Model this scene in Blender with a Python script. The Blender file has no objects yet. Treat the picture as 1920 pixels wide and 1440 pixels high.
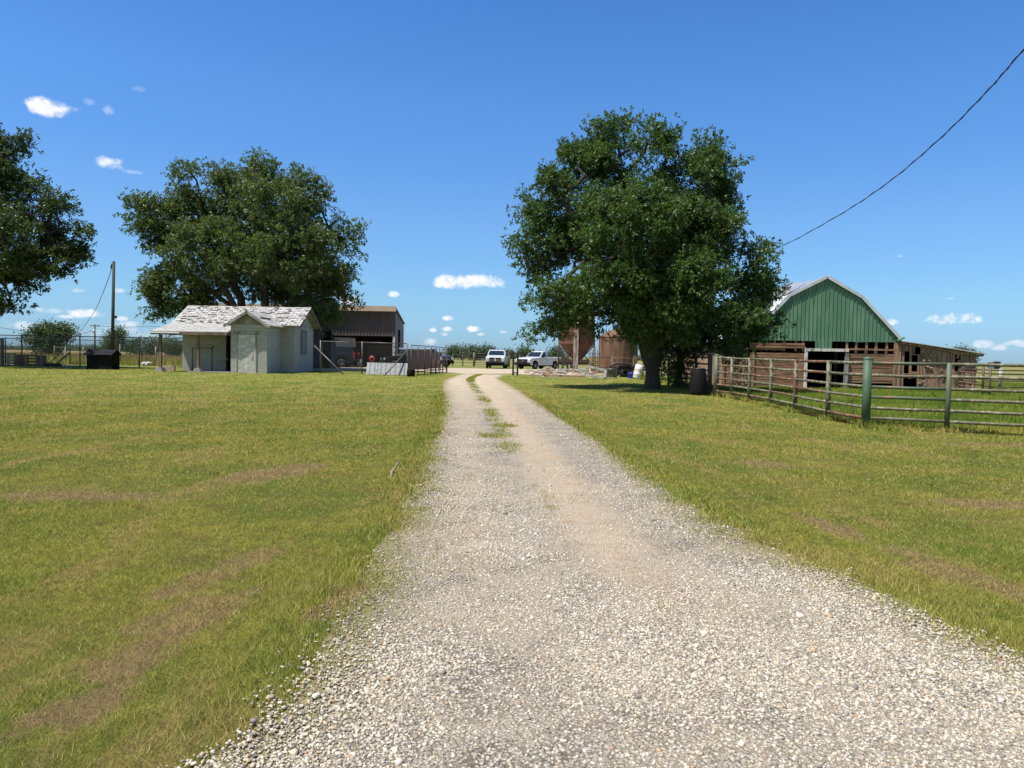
import bpy, math, random
import numpy as np
from mathutils import Vector, Matrix
R = math.radians
rng = np.random.default_rng(7); random.seed(7)
sc = bpy.context.scene
COL = sc.collection
# ------------------------------------------------------------------ camera
F = 1400.0; PITCH = math.atan(53 / F); ROLL = R(0.95); CAM = np.array([0.0, 0.0, 1.6])
_f = np.array([0, math.cos(PITCH), -math.sin(PITCH)]); _r0 = np.array([1.0, 0, 0]); _u0 = np.cross(_r0, _f)
_r = _r0 * math.cos(ROLL) + _u0 * math.sin(ROLL); _u = -_r0 * math.sin(ROLL) + _u0 * math.cos(ROLL)
cam_d = bpy.data.cameras.new('camera'); cam = bpy.data.objects.new('camera', cam_d); COL.objects.link(cam)
cam_d.sensor_width = 36; cam_d.lens = F / 1920 * 36; cam_d.clip_start = 0.05; cam_d.clip_end = 9000
M4 = Matrix(((_r[0], _u[0], -_f[0], CAM[0]), (_r[1], _u[1], -_f[1], CAM[1]), (_r[2], _u[2], -_f[2], CAM[2]), (0, 0, 0, 1)))
cam.matrix_world = M4; sc.camera = cam
# ------------------------------------------------------------------ sun, sky, exposure
SUN = Vector((-1.03, -0.52, 2.56)).normalized()
ELEV = math.asin(SUN.z); AZ = math.atan2(SUN.x, SUN.y)
sl = bpy.data.lights.new('sun', 'SUN'); sl.energy = 5.0; sl.angle = R(0.53); sl.color = (1, 0.955, 0.88)
so = bpy.data.objects.new('sun', sl); COL.objects.link(so); so.rotation_euler = SUN.to_track_quat('Z', 'Y').to_euler(); so.location = (0, 0, 60)
sc.view_settings.view_transform = 'Standard'; sc.view_settings.look = 'None'
sc.view_settings.exposure = 0.55; sc.view_settings.gamma = 1.0
W = bpy.data.worlds.new('World'); sc.world = W; W.use_nodes = True

def raydir(px, py):
    d = _f * F + _r * (px - 960) + _u * (720 - py)
    return d / np.linalg.norm(d)
def sst(a, b, v):
    t = np.clip((np.asarray(v, float) - a) / (b - a), 0, 1); return t * t * (3 - 2 * t)
def H(x, y):
    x = np.asarray(x, float); y = np.asarray(y, float)
    rise = sst(15, 42, y)
    lr = 0.20 * (1 - sst(6, 13, x)) + 0.10 * (1 - sst(-14, -3, x))
    far = 1 - 0.25 * sst(90, 300, y)
    return rise * lr * far
def at(px, py, Y):                      # point seen at (px,py) standing at depth Y
    d = raydir(px, py); t = Y / d[1]; return CAM + d * t
def gnd(px, py):                        # ground point seen there
    d = raydir(px, py); z = 0.0
    for _ in range(12):
        t = (z - CAM[2]) / d[2]; p = CAM + d * t; z = float(H(p[0], p[1]))
    return np.array([p[0], p[1], z])

# ------------------------------------------------------------------ node helpers
class NT:
    def __init__(s, nt): s.nt = nt; s.N = nt.nodes; s.L = nt.links
    def n(s, t, **k):
        o = s.N.new(t)
        for a, b in k.items(): setattr(o, a, b)
        return o
    def put(s, sock, v):
        if isinstance(v, bpy.types.NodeSocket): s.L.new(v, sock)
        elif v is not None:
            if sock.type == 'RGBA' and len(v) == 3: v = (*v, 1)
            sock.default_value = v
    def math(s, op, a, b=None, c=None, clamp=False):
        o = s.n('ShaderNodeMath', operation=op, use_clamp=clamp); s.put(o.inputs[0], a)
        if b is not None: s.put(o.inputs[1], b)
        if c is not None: s.put(o.inputs[2], c)
        return o.outputs[0]
    def vm(s, op, a, b=None, out=0):
        o = s.n('ShaderNodeVectorMath', operation=op); s.put(o.inputs[0], a)
        if b is not None: s.put(o.inputs[1], b)
        return o.outputs[out]
    def mix(s, f, a, b, blend='MIX'):
        o = s.n('ShaderNodeMix', data_type='RGBA', blend_type=blend); s.put(o.inputs[0], f); s.put(o.inputs[6], a); s.put(o.inputs[7], b)
        return o.outputs[2]
    def noise(s, vec, scale, detail=4, rough=.55, dist=0):
        o = s.n('ShaderNodeTexNoise'); s.put(o.inputs['Vector'], vec); o.inputs['Scale'].default_value = scale
        o.inputs['Detail'].default_value = detail; o.inputs['Roughness'].default_value = rough; o.inputs['Distortion'].default_value = dist
        return o.outputs['Fac']
    def voro(s, vec, scale, feature='F1', rnd=1):
        o = s.n('ShaderNodeTexVoronoi', feature=feature); s.put(o.inputs['Vector'], vec); o.inputs['Scale'].default_value = scale
        o.inputs['Randomness'].default_value = rnd
        return o
    def ss(s, v, a, b, o0=0.0, o1=1.0):
        o = s.n('ShaderNodeMapRange', interpolation_type='SMOOTHSTEP'); s.put(o.inputs[0], v)
        for i, q in enumerate((a, b, o0, o1)): o.inputs[i + 1].default_value = q
        return o.outputs[0]
    def pos(s): return s.n('ShaderNodeNewGeometry').outputs['Position']
    def scl(s, vec, k): return s.vm('MULTIPLY', vec, k)
    def sep(s, vec):
        o = s.n('ShaderNodeSeparateXYZ'); s.put(o.inputs[0], vec); return o.outputs
    def comb(s, x, y, z=0.0):
        o = s.n('ShaderNodeCombineXYZ'); s.put(o.inputs[0], x); s.put(o.inputs[1], y); s.put(o.inputs[2], z); return o.outputs[0]
    def bump(s, h, st, dist, nrm=None):
        o = s.n('ShaderNodeBump'); s.put(o.inputs['Height'], h); o.inputs['Strength'].default_value = st; o.inputs['Distance'].default_value = dist
        if nrm is not None: s.put(o.inputs['Normal'], nrm)
        return o.outputs[0]
def newmat(name):
    m = bpy.data.materials.new(name); m.use_nodes = True; t = NT(m.node_tree); t.N.clear()
    t.bs = t.n('ShaderNodeBsdfPrincipled'); t.out = t.n('ShaderNodeOutputMaterial'); t.L.new(t.bs.outputs[0], t.out.inputs[0])
    t.m = m; return t
def pm(name, c1, c2=None, scale=4, rough=.75, bump=0, bs=None, metal=0, k=(1, 1, 1), c3=None, s3=1.3, lo=.38, hi=.62, lo3=.5, hi3=.6, bd=.01, spec=.5):
    t = newmat(name); p = t.pos(); v = t.scl(p, k)
    col = c1
    if c2: col = t.mix(t.ss(t.noise(v, scale, 6, .62), lo, hi), c1, c2)
    if c3: col = t.mix(t.ss(t.noise(v, s3, 5, .6), lo3, hi3), col, c3)
    t.put(t.bs.inputs['Base Color'], col); t.bs.inputs['Roughness'].default_value = rough; t.bs.inputs['Metallic'].default_value = metal
    t.bs.inputs['Specular IOR Level'].default_value = spec
    if bump: t.put(t.bs.inputs['Normal'], t.bump(t.noise(v, bs or scale * 3, 5), bump, bd))
    return t.m

# ------------------------------------------------------------------ world shader
w = NT(W.node_tree); w.N.clear()
sky = w.n('ShaderNodeTexSky', sky_type='NISHITA', sun_disc=False); sky.sun_elevation = ELEV; sky.sun_rotation = AZ % (2 * math.pi)
sky.altitude = 200; sky.air_density = 1.0; sky.dust_density = 0.35; sky.ozone_density = 2.2
D = w.n('ShaderNodeTexCoord').outputs['Generated']; D = w.vm('NORMALIZE', D)
dz = w.sep(D)[2]
tint = w.n('ShaderNodeValToRGB'); cr = tint.color_ramp; cr.elements[0].position = 0.0; cr.elements[0].color = (.36, .59, .99, 1)
cr.elements[1].position = .6; cr.elements[1].color = (.45, .78, 1.15, 1)
for q_, c_ in ((.023, (.378, .606, .985)), (.07, (.456, .69, .945)), (.174, (.52, .775, 1.05)), (.25, (.47, .79, 1.135)), (.32, (.465, .82, 1.19)), (.42, (.405, .775, 1.19))): e = cr.elements.new(q_); e.color = (*c_, 1)
w.put(tint.inputs[0], dz)
# unseen sky behind the camera whitened to warm the light on facades
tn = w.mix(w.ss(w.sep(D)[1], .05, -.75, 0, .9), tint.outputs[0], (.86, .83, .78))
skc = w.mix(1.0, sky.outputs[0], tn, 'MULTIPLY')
# small fair-weather clouds: (px, py, half width px, half height px, density)
CL = [(92, 203, 44, 23, 1.0), (208, 308, 38, 17, .95), (245, 322, 26, 7, .55), (205, 208, 13, 13, .5), (166, 190, 12, 9, .35), (262, 168, 18, 8, .3),
      (878, 531, 72, 17, 1.2), (835, 528, 26, 14, .9), (738, 553, 14, 7, .9), (842, 597, 13, 6, .95), (888, 617, 18, 8, .95), (838, 618, 11, 6, .8), (812, 619, 8, 5, .75),
      (833, 627, 10, 5, .6), (808, 642, 20, 9, .55), (902, 627, 10, 4, .6), (944, 623, 9, 4, .6), (1788, 598, 44, 14, 1.4), (1770, 602, 26, 10, 1.2), (1672, 604, 13, 7, .8), (1845, 647, 22, 9, .7), (1872, 653, 14, 7, .6), (1905, 645, 18, 8, .6),
      (655, 563, 24, 13, 1.0), (98, 583, 26, 8, .75), (162, 590, 26, 9, 1.0), (118, 594, 18, 5, .8), (146, 545, 14, 6, .55), (222, 545, 12, 5, .5), (230, 598, 10, 5, .6), (245, 608, 18, 6, .55), (60, 612, 34, 9, .5), (240, 622, 60, 12, .35), (1690, 480, 8, 4, .4), (240, 627, 90, 12, .3), (1780, 560, 10, 4, .35)]
px1 = 1 / F
nzA = w.noise(w.scl(D, (1, 1, 1.5)), 26, 7, .62, .3); nzB = w.noise(D, 75, 6, .6)
nz = w.math('ADD', w.math('MULTIPLY', w.math('SUBTRACT', nzA, .5), 3.6), w.math('MULTIPLY', w.math('SUBTRACT', nzB, .5), 1.8))
tot = None; und = None
for (cx, cy, hw, hh, dn) in CL:
    if cy < 350: hw *= .80; hh *= .78; dn *= 1.0 if dn > .8 else .55
    c = raydir(cx, cy); rt = np.cross(c, [0, 0, 1.0]); rt /= np.linalg.norm(rt); up = np.cross(rt, c)
    u_ = w.vm('DOT_PRODUCT', D, tuple(rt / (hw * px1)), 1); v_ = w.vm('DOT_PRODUCT', D, tuple(up / (hh * px1)), 1); f_ = w.vm('DOT_PRODUCT', D, tuple(c), 1)
    # flat base: steeper below the centre
    vn = w.math('MULTIPLY', w.math('MINIMUM', v_, 0.0), 1.35); vp = w.math('MAXIMUM', v_, 0.0)
    r2 = w.math('ADD', w.math('POWER', u_, 2.0), w.math('ADD', w.math('POWER', w.math('ABSOLUTE', vn), 2.0), w.math('POWER', vp, 2.0)))
    fall = w.math('SUBTRACT', 1.0, r2)
    m_ = w.math('MULTIPLY', w.ss(w.math('ADD', fall, nz), 0.0, 1.15), w.math('MULTIPLY', w.math('MULTIPLY', w.ss(fall, -1.2, .1), w.ss(f_, .9, .95)), dn), clamp=True)
    tot = m_ if tot is None else w.math('MAXIMUM', tot, m_)
cloudc = w.mix(w.ss(nzB, .35, .6), (5.6, 6.0, 6.7), (7.3, 7.3, 7.4))
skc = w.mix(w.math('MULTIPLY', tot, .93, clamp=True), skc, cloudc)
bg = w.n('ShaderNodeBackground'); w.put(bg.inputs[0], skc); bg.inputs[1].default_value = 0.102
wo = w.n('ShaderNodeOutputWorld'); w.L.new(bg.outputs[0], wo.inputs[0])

# ------------------------------------------------------------------ object helpers
def woff(o):
    v = Vector((0, 0, 0))
    while o is not None: v = v + o.location; o = o.parent
    return v
def tag(o, label=None, cat=None, group=None, kind=None):
    if label: o['label'] = label
    if cat: o['category'] = cat
    if group: o['group'] = group
    if kind: o['kind'] = kind
    return o
def thing(name, label, cat, loc=(0, 0, 0), group=None):
    o = bpy.data.objects.new(name, None); COL.objects.link(o); o.location = [float(q) for q in loc]; o.empty_display_size = .3
    return tag(o, label, cat, group)
def link_np(name, V, Fc, mat, parent=None, attrs=None, smooth=False, origin=True):
    V = np.asarray(V, np.float32).reshape(-1, 3); Fc = np.asarray(Fc, np.int32); k = Fc.shape[1]
    me = bpy.data.meshes.new(name)
    loc = np.zeros(3)
    if parent is not None: off = np.array(woff(parent))
    elif origin: loc = np.array([(V[:, 0].min() + V[:, 0].max()) / 2, (V[:, 1].min() + V[:, 1].max()) / 2, V[:, 2].min()]); off = loc
    else: off = np.zeros(3)
    V = (V - off).astype(np.float32)
    me.vertices.add(len(V)); me.vertices.foreach_set('co', V.ravel())
    me.loops.add(len(Fc) * k); me.loops.foreach_set('vertex_index', Fc.ravel())
    me.polygons.add(len(Fc)); me.polygons.foreach_set('loop_start', np.arange(0, len(Fc) * k, k, dtype=np.int32))
    me.update(calc_edges=True)
    if smooth: me.polygons.foreach_set('use_smooth', np.ones(len(Fc), bool))
    for an, av in (attrs or {}).items():
        av = np.asarray(av, np.float32)
        if av.ndim == 1:
            a = me.attributes.new(an, 'FLOAT', 'POINT'); a.data.foreach_set('value', av)
        else:
            a = me.attributes.new(an, 'FLOAT_COLOR', 'POINT'); a.data.foreach_set('color', av.ravel())
    o = bpy.data.objects.new(name, me); COL.objects.link(o); o.parent = parent; o.location = loc
    me.materials.append(mat)
    return o
class MB:
    def __init__(s): s.v = []; s.f = []; s.sm = []
    def add(s, V, Fc, smooth=False):
        b = len(s.v); s.v += [tuple(float(c) for c in q) for q in V]; s.f += [tuple(b + i for i in q) for q in Fc]; s.sm += [smooth] * len(Fc); return s
    def box(s, c, d, rz=0, ry=0, rx=0):
        m = Matrix.Rotation(rz, 3, 'Z') @ Matrix.Rotation(ry, 3, 'Y') @ Matrix.Rotation(rx, 3, 'X')
        V = [m @ Vector((x * d[0] / 2, y * d[1] / 2, z * d[2] / 2)) + Vector([float(q) for q in c]) for z in (-1, 1) for y in (-1, 1) for x in (-1, 1)]
        return s.add(V, [(0, 2, 3, 1), (4, 5, 7, 6), (0, 1, 5, 4), (2, 6, 7, 3), (0, 4, 6, 2), (1, 3, 7, 5)])
    def bb(s, x0, x1, y0, y1, z0, z1): return s.box(((x0 + x1) / 2, (y0 + y1) / 2, (z0 + z1) / 2), (abs(x1 - x0), abs(y1 - y0), abs(z1 - z0)))
    def bar(s, p, q, a, b=None):            # square section bar
        p = Vector([float(i) for i in p]); q = Vector([float(i) for i in q]); d = q - p; L = d.length; d.normalize(); b = b or a
        up = Vector((0, 0, 1)) if abs(d.z) < .95 else Vector((0, 1, 0)); X = d.cross(up).normalized(); Y = X.cross(d)
        V = [p + X * (i * a / 2) + Y * (j * b / 2) + d * t for t in (0, L) for (i, j) in ((-1, -1), (1, -1), (1, 1), (-1, 1))]
        return s.add(V, [(3, 2, 1, 0), (4, 5, 6, 7), (0, 1, 5, 4), (1, 2, 6, 5), (2, 3, 7, 6), (3, 0, 4, 7)])
    def tube(s, pts, r, n=8, caps=True, smooth=True):
        pts = [Vector([float(i) for i in p]) for p in pts]; rs = r if hasattr(r, '__len__') else [r] * len(pts); V = []; Fc = []
        for i, p in enumerate(pts):
            d = (pts[min(i + 1, len(pts) - 1)] - pts[max(i - 1, 0)]).normalized()
            up = Vector((0, 0, 1)) if abs(d.z) < .9 else Vector((0, 1, 0)); X = d.cross(up).normalized(); Y = d.cross(X)
            V += [p + (X * math.cos(a) + Y * math.sin(a)) * rs[i] for a in [2 * math.pi * k / n for k in range(n)]]
        for i in range(len(pts) - 1):
            for k in range(n): Fc.append((i * n + k, i * n + (k + 1) % n, (i + 1) * n + (k + 1) % n, (i + 1) * n + k))
        s.add(V, Fc, smooth)
        if caps:
            b = len(s.v) - len(V); s.f.append(tuple(b + k for k in range(n))[::-1]); s.sm.append(False)
            s.f.append(tuple(b + (len(pts) - 1) * n + k for k in range(n))); s.sm.append(False)
        return s
    def lathe(s, c, prof, n=24, smooth=True, ax=None):
        c = Vector([float(i) for i in c]); V = []; Fc = []; m = ax or Matrix.Identity(3)
        for (r, z) in prof: V += [m @ Vector((r * math.cos(2 * math.pi * k / n), r * math.sin(2 * math.pi * k / n), z)) + c for k in range(n)]
        for i in range(len(prof) - 1):
            for k in range(n): Fc.append((i * n + k, i * n + (k + 1) % n, (i + 1) * n + (k + 1) % n, (i + 1) * n + k))
        return s.add(V, Fc, smooth)
    def prism(s, poly, axis, a, b):         # poly in the two other axes, extruded from a to b along axis
        n = len(poly)
        def P(u, v, t): return {'x': (t, u, v), 'y': (u, t, v), 'z': (u, v, t)}[axis]
        V = [P(u, v, a) for u, v in poly] + [P(u, v, b) for u, v in poly]
        Fc = [tuple(range(n))[::-1], tuple(range(n, 2 * n))] + [(i, (i + 1) % n, n + (i + 1) % n, n + i) for i in range(n)]
        return s.add(V, Fc)
    def slab(s, q, th):                      # quad/ngon in space with thickness downwards along its normal
        q = [Vector([float(i) for i in p]) for p in q]; nrm = (q[1] - q[0]).cross(q[2] - q[0]).normalized()
        if nrm.z < 0: nrm = -nrm
        n = len(q); V = q + [p - nrm * th for p in q]
        return s.add(V, [tuple(range(n)), tuple(range(n, 2 * n))[::-1]] + [(i, n + i, n + (i + 1) % n, (i + 1) % n) for i in range(n)])
    def build(s, name, mat, parent=None, bevel=0, origin=None):
        V = np.array(s.v); off = np.zeros(3)
        if parent is not None: off = np.array(woff(parent)); loc = (0, 0, 0)
        else:
            off = np.array(origin) if origin is not None else np.array([(V[:, 0].min() + V[:, 0].max()) / 2, (V[:, 1].min() + V[:, 1].max()) / 2, V[:, 2].min()]); loc = off
        me = bpy.data.meshes.new(name); me.from_pydata([tuple(q) for q in (V - off)], [], s.f); me.materials.append(mat)
        me.polygons.foreach_set('use_smooth', s.sm); me.update()
        import bmesh
        bm = bmesh.new(); bm.from_mesh(me); bmesh.ops.recalc_face_normals(bm, faces=bm.faces)
        if bevel: bmesh.ops.bevel(bm, geom=list(bm.edges), offset=bevel, segments=1, affect='EDGES', clamp_overlap=True)
        bm.to_mesh(me); bm.free()
        o = bpy.data.objects.new(name, me); COL.objects.link(o); o.parent = parent; o.location = [float(q) for q in loc]
        return o
def copy_tree(o, parent=None):
    c = o.copy(); COL.objects.link(c); c.parent = parent
    for ch in list(o.children): copy_tree(ch, c)
    return c

# ------------------------------------------------------------------ driveway outline
Lpx = [(300, 1500), (395, 1440), (520, 1330), (600, 1240), (690, 1100), (745, 1000), (775, 920), (795, 860), (815, 810), (828, 770), (833, 740), (830, 722), (838, 711), (856, 704.5), (866, 701.5)]
Rpx = [(2650, 1500), (2440, 1440), (2170, 1330), (1935, 1240), (1700, 1140), (1500, 1055), (1380, 1000), (1270, 935), (1180, 868), (1090, 805), (1010, 755), (965, 728), (940, 714), (934, 708.5), (945, 704), (958, 701.5)]
Lw = np.array([gnd(*p)[:2] for p in Lpx]); Rw = np.array([gnd(*p)[:2] for p in Rpx])
Lw = np.vstack([[Lw[0, 0] - .6, -2.0], Lw]); Rw = np.vstack([[Rw[0, 0] - .0, -2.0], Rw])
Y1 = min(Lw[-1, 1], Rw[-1, 1])
def xl(y): return np.interp(y, Lw[:, 1], Lw[:, 0])
def xr(y): return np.interp(y, Rw[:, 1], Rw[:, 0])
def vnoise(x, y, sc_=1.0, seed=0):          # cheap smooth value noise for placing things
    x = np.asarray(x) * sc_; y = np.asarray(y) * sc_; xi = np.floor(x).astype(int); yi = np.floor(y).astype(int); fx = x - xi; fy = y - yi
    def h(a, b): 
        q = np.sin(a * 127.1 + b * 311.7 + seed * 74.7) * 43758.5453; return q - np.floor(q)
    sx = fx * fx * (3 - 2 * fx); sy = fy * fy * (3 - 2 * fy)
    return (h(xi, yi) * (1 - sx) + h(xi + 1, yi) * sx) * (1 - sy) + (h(xi, yi + 1) * (1 - sx) + h(xi + 1, yi + 1) * sx) * sy
YARD = [(866, 701.5), (838, 699), (770, 697), (690, 695.2), (560, 694.5), (560, 687.5), (700, 688.8), (838, 690), (910, 691.5), (1000, 692.5), (1100, 694), (1190, 697.5), (1190, 703), (1060, 706.5), (1000, 704.5), (958, 701.5)]
YW = np.array([gnd(*p)[:2] for p in YARD])
def in_poly(x, y, P):
    x = np.asarray(x); y = np.asarray(y); ins = np.zeros(x.shape, bool); j = len(P) - 1
    for i in range(len(P)):
        c = ((P[i, 1] > y) != (P[j, 1] > y)) & (x < (P[j, 0] - P[i, 0]) * (y - P[i, 1]) / (P[j, 1] - P[i, 1] + 1e-12) + P[i, 0]); ins ^= c; j = i
    return ins
def drive_d(x, y):                           # signed distance-ish: >0 inside the gravel
    j = ((vnoise(x, y, 1.6, 3) - .5) * .16 + (vnoise(x, y, 5, 4) - .5) * .22) * (1 - .5 * sst(8, 16, y))
    return np.minimum(x - xl(y), xr(y) - x) + j

# ------------------------------------------------------------------ ground materials
BARE = [(430, 1065, .20, .75), (330, 1150, .16, .35), (400, 1150, .15, .6), (250, 1235, .22, .35), (150, 1330, .2, .3), (130, 930, 1.1, .3), (520, 885, .5, .9), (640, 1130, .12, .5), (1890, 835, 1.5, .35), (1850, 945, .7, .3), (1760, 1065, .28, .7), (1870, 1100, .2, .5), (1560, 990, .2, .6), (1430, 870, .5, .5)]
def lawn_color(t, p):
    x, y, z = t.sep(p)
    flat = t.comb(x, y, 0.0)
    streak = t.noise(t.scl(flat, (1.3, .38, 1)), 1.0, 6, .65, .8)
    blot = t.noise(flat, .55, 6, .65, .3); fine = t.noise(flat, 9, 4, .7)
    c = t.mix(t.ss(blot, .36, .64), (.155, .212, .034), (.300, .290, .057))
    c = t.mix(t.ss(t.noise(flat, 2.3, 6, .7, .5), .50, .66, 0, .55), c, (.200, .150, .058))
    c = t.mix(t.ss(t.noise(flat, 4.1, 5, .7), .52, .64, 0, .5), c, (.105, .160, .028))
    c = t.mix(t.ss(streak, .50, .66), c, (.325, .270, .090))
    bare = t.ss(t.noise(t.scl(flat, (1.3, .7, 1)), .55, 8, .74, 1.0), .60, .72, 0, .7)
    for (a, b, rx, ry) in BARE:
        g = gnd(a, b)
        u = t.math('DIVIDE', t.math('SUBTRACT', x, float(g[0])), rx); v = t.math('DIVIDE', t.math('SUBTRACT', y, float(g[1])), ry); u = t.math('SUBTRACT', u, t.math('MULTIPLY', v, (.3 if a < 900 else -.1) * ry / rx))
        r2 = t.math('ADD', t.math('POWER', t.math('ABSOLUTE', u), 2.0), t.math('POWER', t.math('ABSOLUTE', v), 2.0))
        bare = t.math('MAXIMUM', bare, t.ss(t.math('ADD', r2, t.math('MULTIPLY', t.math('SUBTRACT', t.noise(flat, 3.2, 6, .75), .5), 5.0)), 1.3, .2))
    c = t.mix(t.math('MULTIPLY', bare, .85), c, (.325, .235, .125))
    c = t.mix(t.ss(fine, .35, .68), t.mix(.30, c, (.05, .055, .018)), c)
    # bright fringe next to the drive on its left; paddock beyond the pipe fence; far fields
    pad = t.math('MULTIPLY', t.ss(x, 8.6, 9.1), t.ss(y, 17.4, 17.9))
    pad = t.math('MULTIPLY', pad, t.ss(y, 75, 60))
    c = t.mix(pad, c, t.mix(t.ss(blot, .4, .6), (.075, .135, .020), (.185, .215, .048)))
    fieldn = t.noise(t.scl(flat, (.25, 1, 1)), .06, 6, .65)
    fleft = t.mix(t.ss(fieldn, .4, .6), (.20, .165, .065), (.24, .155, .075)); fright = t.mix(t.ss(fieldn, .42, .6), (.150, .165, .045), (.215, .19, .065))
    far = t.mix(t.ss(t.math('DIVIDE', x, t.math('ADD', y, .01)), -.32, -.1), fleft, fright)
    fm = t.ss(t.math('ADD', y, t.math('MULTIPLY', t.noise(flat, .15, 4), 12.0)), 64, 84)
    return t.mix(fm, c, far)
t = newmat('lawn_soil'); p = t.pos()
lc = lawn_color(t, p); soil = t.mix(1, lc, (.70, .62, .62), 'MULTIPLY'); yy_ = t.sep(p)[1]
t.put(t.bs.inputs['Base Color'], t.mix(t.ss(yy_, 14, 46), soil, lc)); t.bs.inputs['Roughness'].default_value = .95; t.bs.inputs['Specular IOR Level'].default_value = .1
t.put(t.bs.inputs['Normal'], t.bump(t.math('ADD', t.noise(p, 28, 5, .7), t.math('MULTIPLY', t.noise(t.scl(p, (.5, 1, 1)), 2.2, 4), 2.0)), .9, .06))
M_LAWN = t.m
def blade_mat(name, tall=False):
    t = newmat(name); p = t.pos(); c = lawn_color(t, p)
    a = t.n('ShaderNodeAttribute', attribute_name='tint').outputs['Fac']
    c = t.mix(t.ss(a, .62, 1.0, 0, .8), c, (.42, .37, .16)); c = t.mix(t.ss(a, .45, 0.0, 0, .6), c, (.075, .12, .018))
    c = t.mix(1, c, (1.13, 1.09, 1.0), 'MULTIPLY')
    dif = t.n('ShaderNodeBsdfDiffuse'); t.put(dif.inputs[0], c); tr = t.n('ShaderNodeBsdfTranslucent'); t.put(tr.inputs[0], t.mix(1, c, (1.2, 1.25, .8), 'MULTIPLY'))
    nn = t.vm('NORMALIZE', t.vm('ADD', t.n('ShaderNodeNewGeometry').outputs['Normal'], (0, 0, 1.1)))
    t.put(dif.inputs['Normal'], nn)
    ms = t.n('ShaderNodeMixShader'); ms.inputs[0].default_value = .3; t.L.new(dif.outputs[0], ms.inputs[1]); t.L.new(tr.outputs[0], ms.inputs[2]); t.L.new(ms.outputs[0], t.out.inputs[0])
    return t.m
M_BLADE = blade_mat('grass_blade')

def gravel_mat(name, drive=True):
    t = newmat(name); p = t.pos(); x, y, z = t.sep(p)
    flat = t.comb(x, y, 0.0)
    wv = t.vm('ADD', flat, t.scl(t.n('ShaderNodeTexNoise').outputs['Color'], (0, 0, 0)))
    v1 = t.voro(wv, 58); v2 = t.voro(wv, 120); vb = t.voro(wv, 17)
    r1 = t.sep(v1.outputs['Color'])[0]; r2 = t.sep(v2.outputs['Color'])[1]
    ramp = t.n('ShaderNodeValToRGB'); e = ramp.color_ramp.elements; e[0].position = 0; e[0].color = (.11, .10, .09, 1); e[1].position = 1; e[1].color = (.56, .50, .41, 1)
    for q, cc in ((.18, (.22, .20, .17)), (.5, (.34, .30, .245)), (.8, (.44, .39, .32))): n_ = ramp.color_ramp.elements.new(q); n_.color = (*cc, 1)
    t.put(ramp.inputs[0], r1); st = ramp.outputs[0]
    st = t.mix(t.ss(v1.outputs['Distance'], .36, .62), st, (.12, .10, .075))  # gaps between stone cells darkened in the colour as crevice shade
    big = t.noise(t.scl(flat, (1, .55, 1)), .55, 5, .6, .5)
    # compact tan dirt showing through, mostly along the wheel tracks
    if drive:
        uvn = t.n('ShaderNodeUVMap').outputs[0]; u = t.sep(uvn)[0]
        trk = t.math('ADD', t.ss(t.math('ABSOLUTE', t.math('SUBTRACT', u, .16)), .40, .04), t.math('MULTIPLY', t.ss(t.math('ABSOLUTE', t.math('ADD', u, .55)), .28, .02), .55))
        dirt = t.math('MULTIPLY', trk, t.ss(y, 3.2, 6.5)); dirt = t.math('MAXIMUM', dirt, t.ss(big, .50, .66, 0, .75))
        dirt = t.math('MULTIPLY', dirt, t.ss(t.noise(flat, 1.1, 6, .7), .26, .50)); dirt = t.math('MULTIPLY', dirt, t.ss(y, 46, 34, .35, 1))
    else: dirt = t.ss(big, .55, .7, 0, .5)
    dcol = t.mix(t.ss(t.noise(flat, 3, 6, .7), .4, .6), (.355, .225, .120), (.42, .30, .185))
    st2 = t.mix(t.ss(r2, .55, .75), dcol, (.50, .43, .34))
    col = t.mix(t.math('MULTIPLY', dirt, .85), st, st2)
    dust = t.mix(t.ss(t.noise(flat, 60, 3, .7), .35, .65), (.29, .24, .172), (.45, .38, .28)); col = t.mix(t.math('MULTIPLY', t.ss(t.noise(flat, 1.5, 6, .7), .34, .62), .62), col, dust)
    far = t.ss(y, 12, 40, 0, .75); col = t.mix(far, col, t.mix(t.ss(t.noise(flat, 1.4, 6, .7), .35, .65), (.44, .34, .23), (.53, .445, .33)))
    if drive:
        g = t.math('MULTIPLY', t.ss(t.math('ADD', t.math('ABSOLUTE', t.math('ADD', u, .13)), t.math('MULTIPLY', t.math('SUBTRACT', t.noise(flat, 2.2, 5, .7), .5), .5)), .15, .03), t.ss(y, 11.5, 16))
        edge = t.ss(t.math('ADD', t.math('ABSOLUTE', u), t.math('MULTIPLY', t.math('SUBTRACT', t.noise(flat, 3.0, 6, .75), .5), .75)), .72, 1.02, 0, .95)
        col = t.mix(t.math('MULTIPLY', g, t.ss(y, 30, 46, .38, 1.0)), col, (.17, .165, .065)); col = t.mix(edge, col, t.mix(t.ss(r2, .5, .7), (.20, .165, .070), (.33, .27, .17)))
    t.put(t.bs.inputs['Base Color'], col); t.bs.inputs['Roughness'].default_value = .9; t.bs.inputs['Specular IOR Level'].default_value = .2
    h = t.math('ADD', t.math('MULTIPLY', v1.outputs['Distance'], -1.0), t.math('MULTIPLY', vb.outputs['Distance'], -.6))
    h = t.math('ADD', h, t.math('MULTIPLY', v2.outputs['Distance'], -.4))
    t.put(t.bs.inputs['Normal'], t.bump(h, .9, .016)); return t.m
M_GRAV = gravel_mat('crushed_limestone'); M_YARD = gravel_mat('yard_gravel', False)
t = newmat('loose_stone'); a = t.n('ShaderNodeAttribute', attribute_name='col').outputs['Color']; p = t.pos()
t.put(t.bs.inputs['Base Color'], t.mix(t.ss(t.noise(p, 160, 3), .3, .7, 0, .35), a, (.22, .19, .15))); t.bs.inputs['Roughness'].default_value = .85; t.bs.inputs['Specular IOR Level'].default_value = .25
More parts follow.
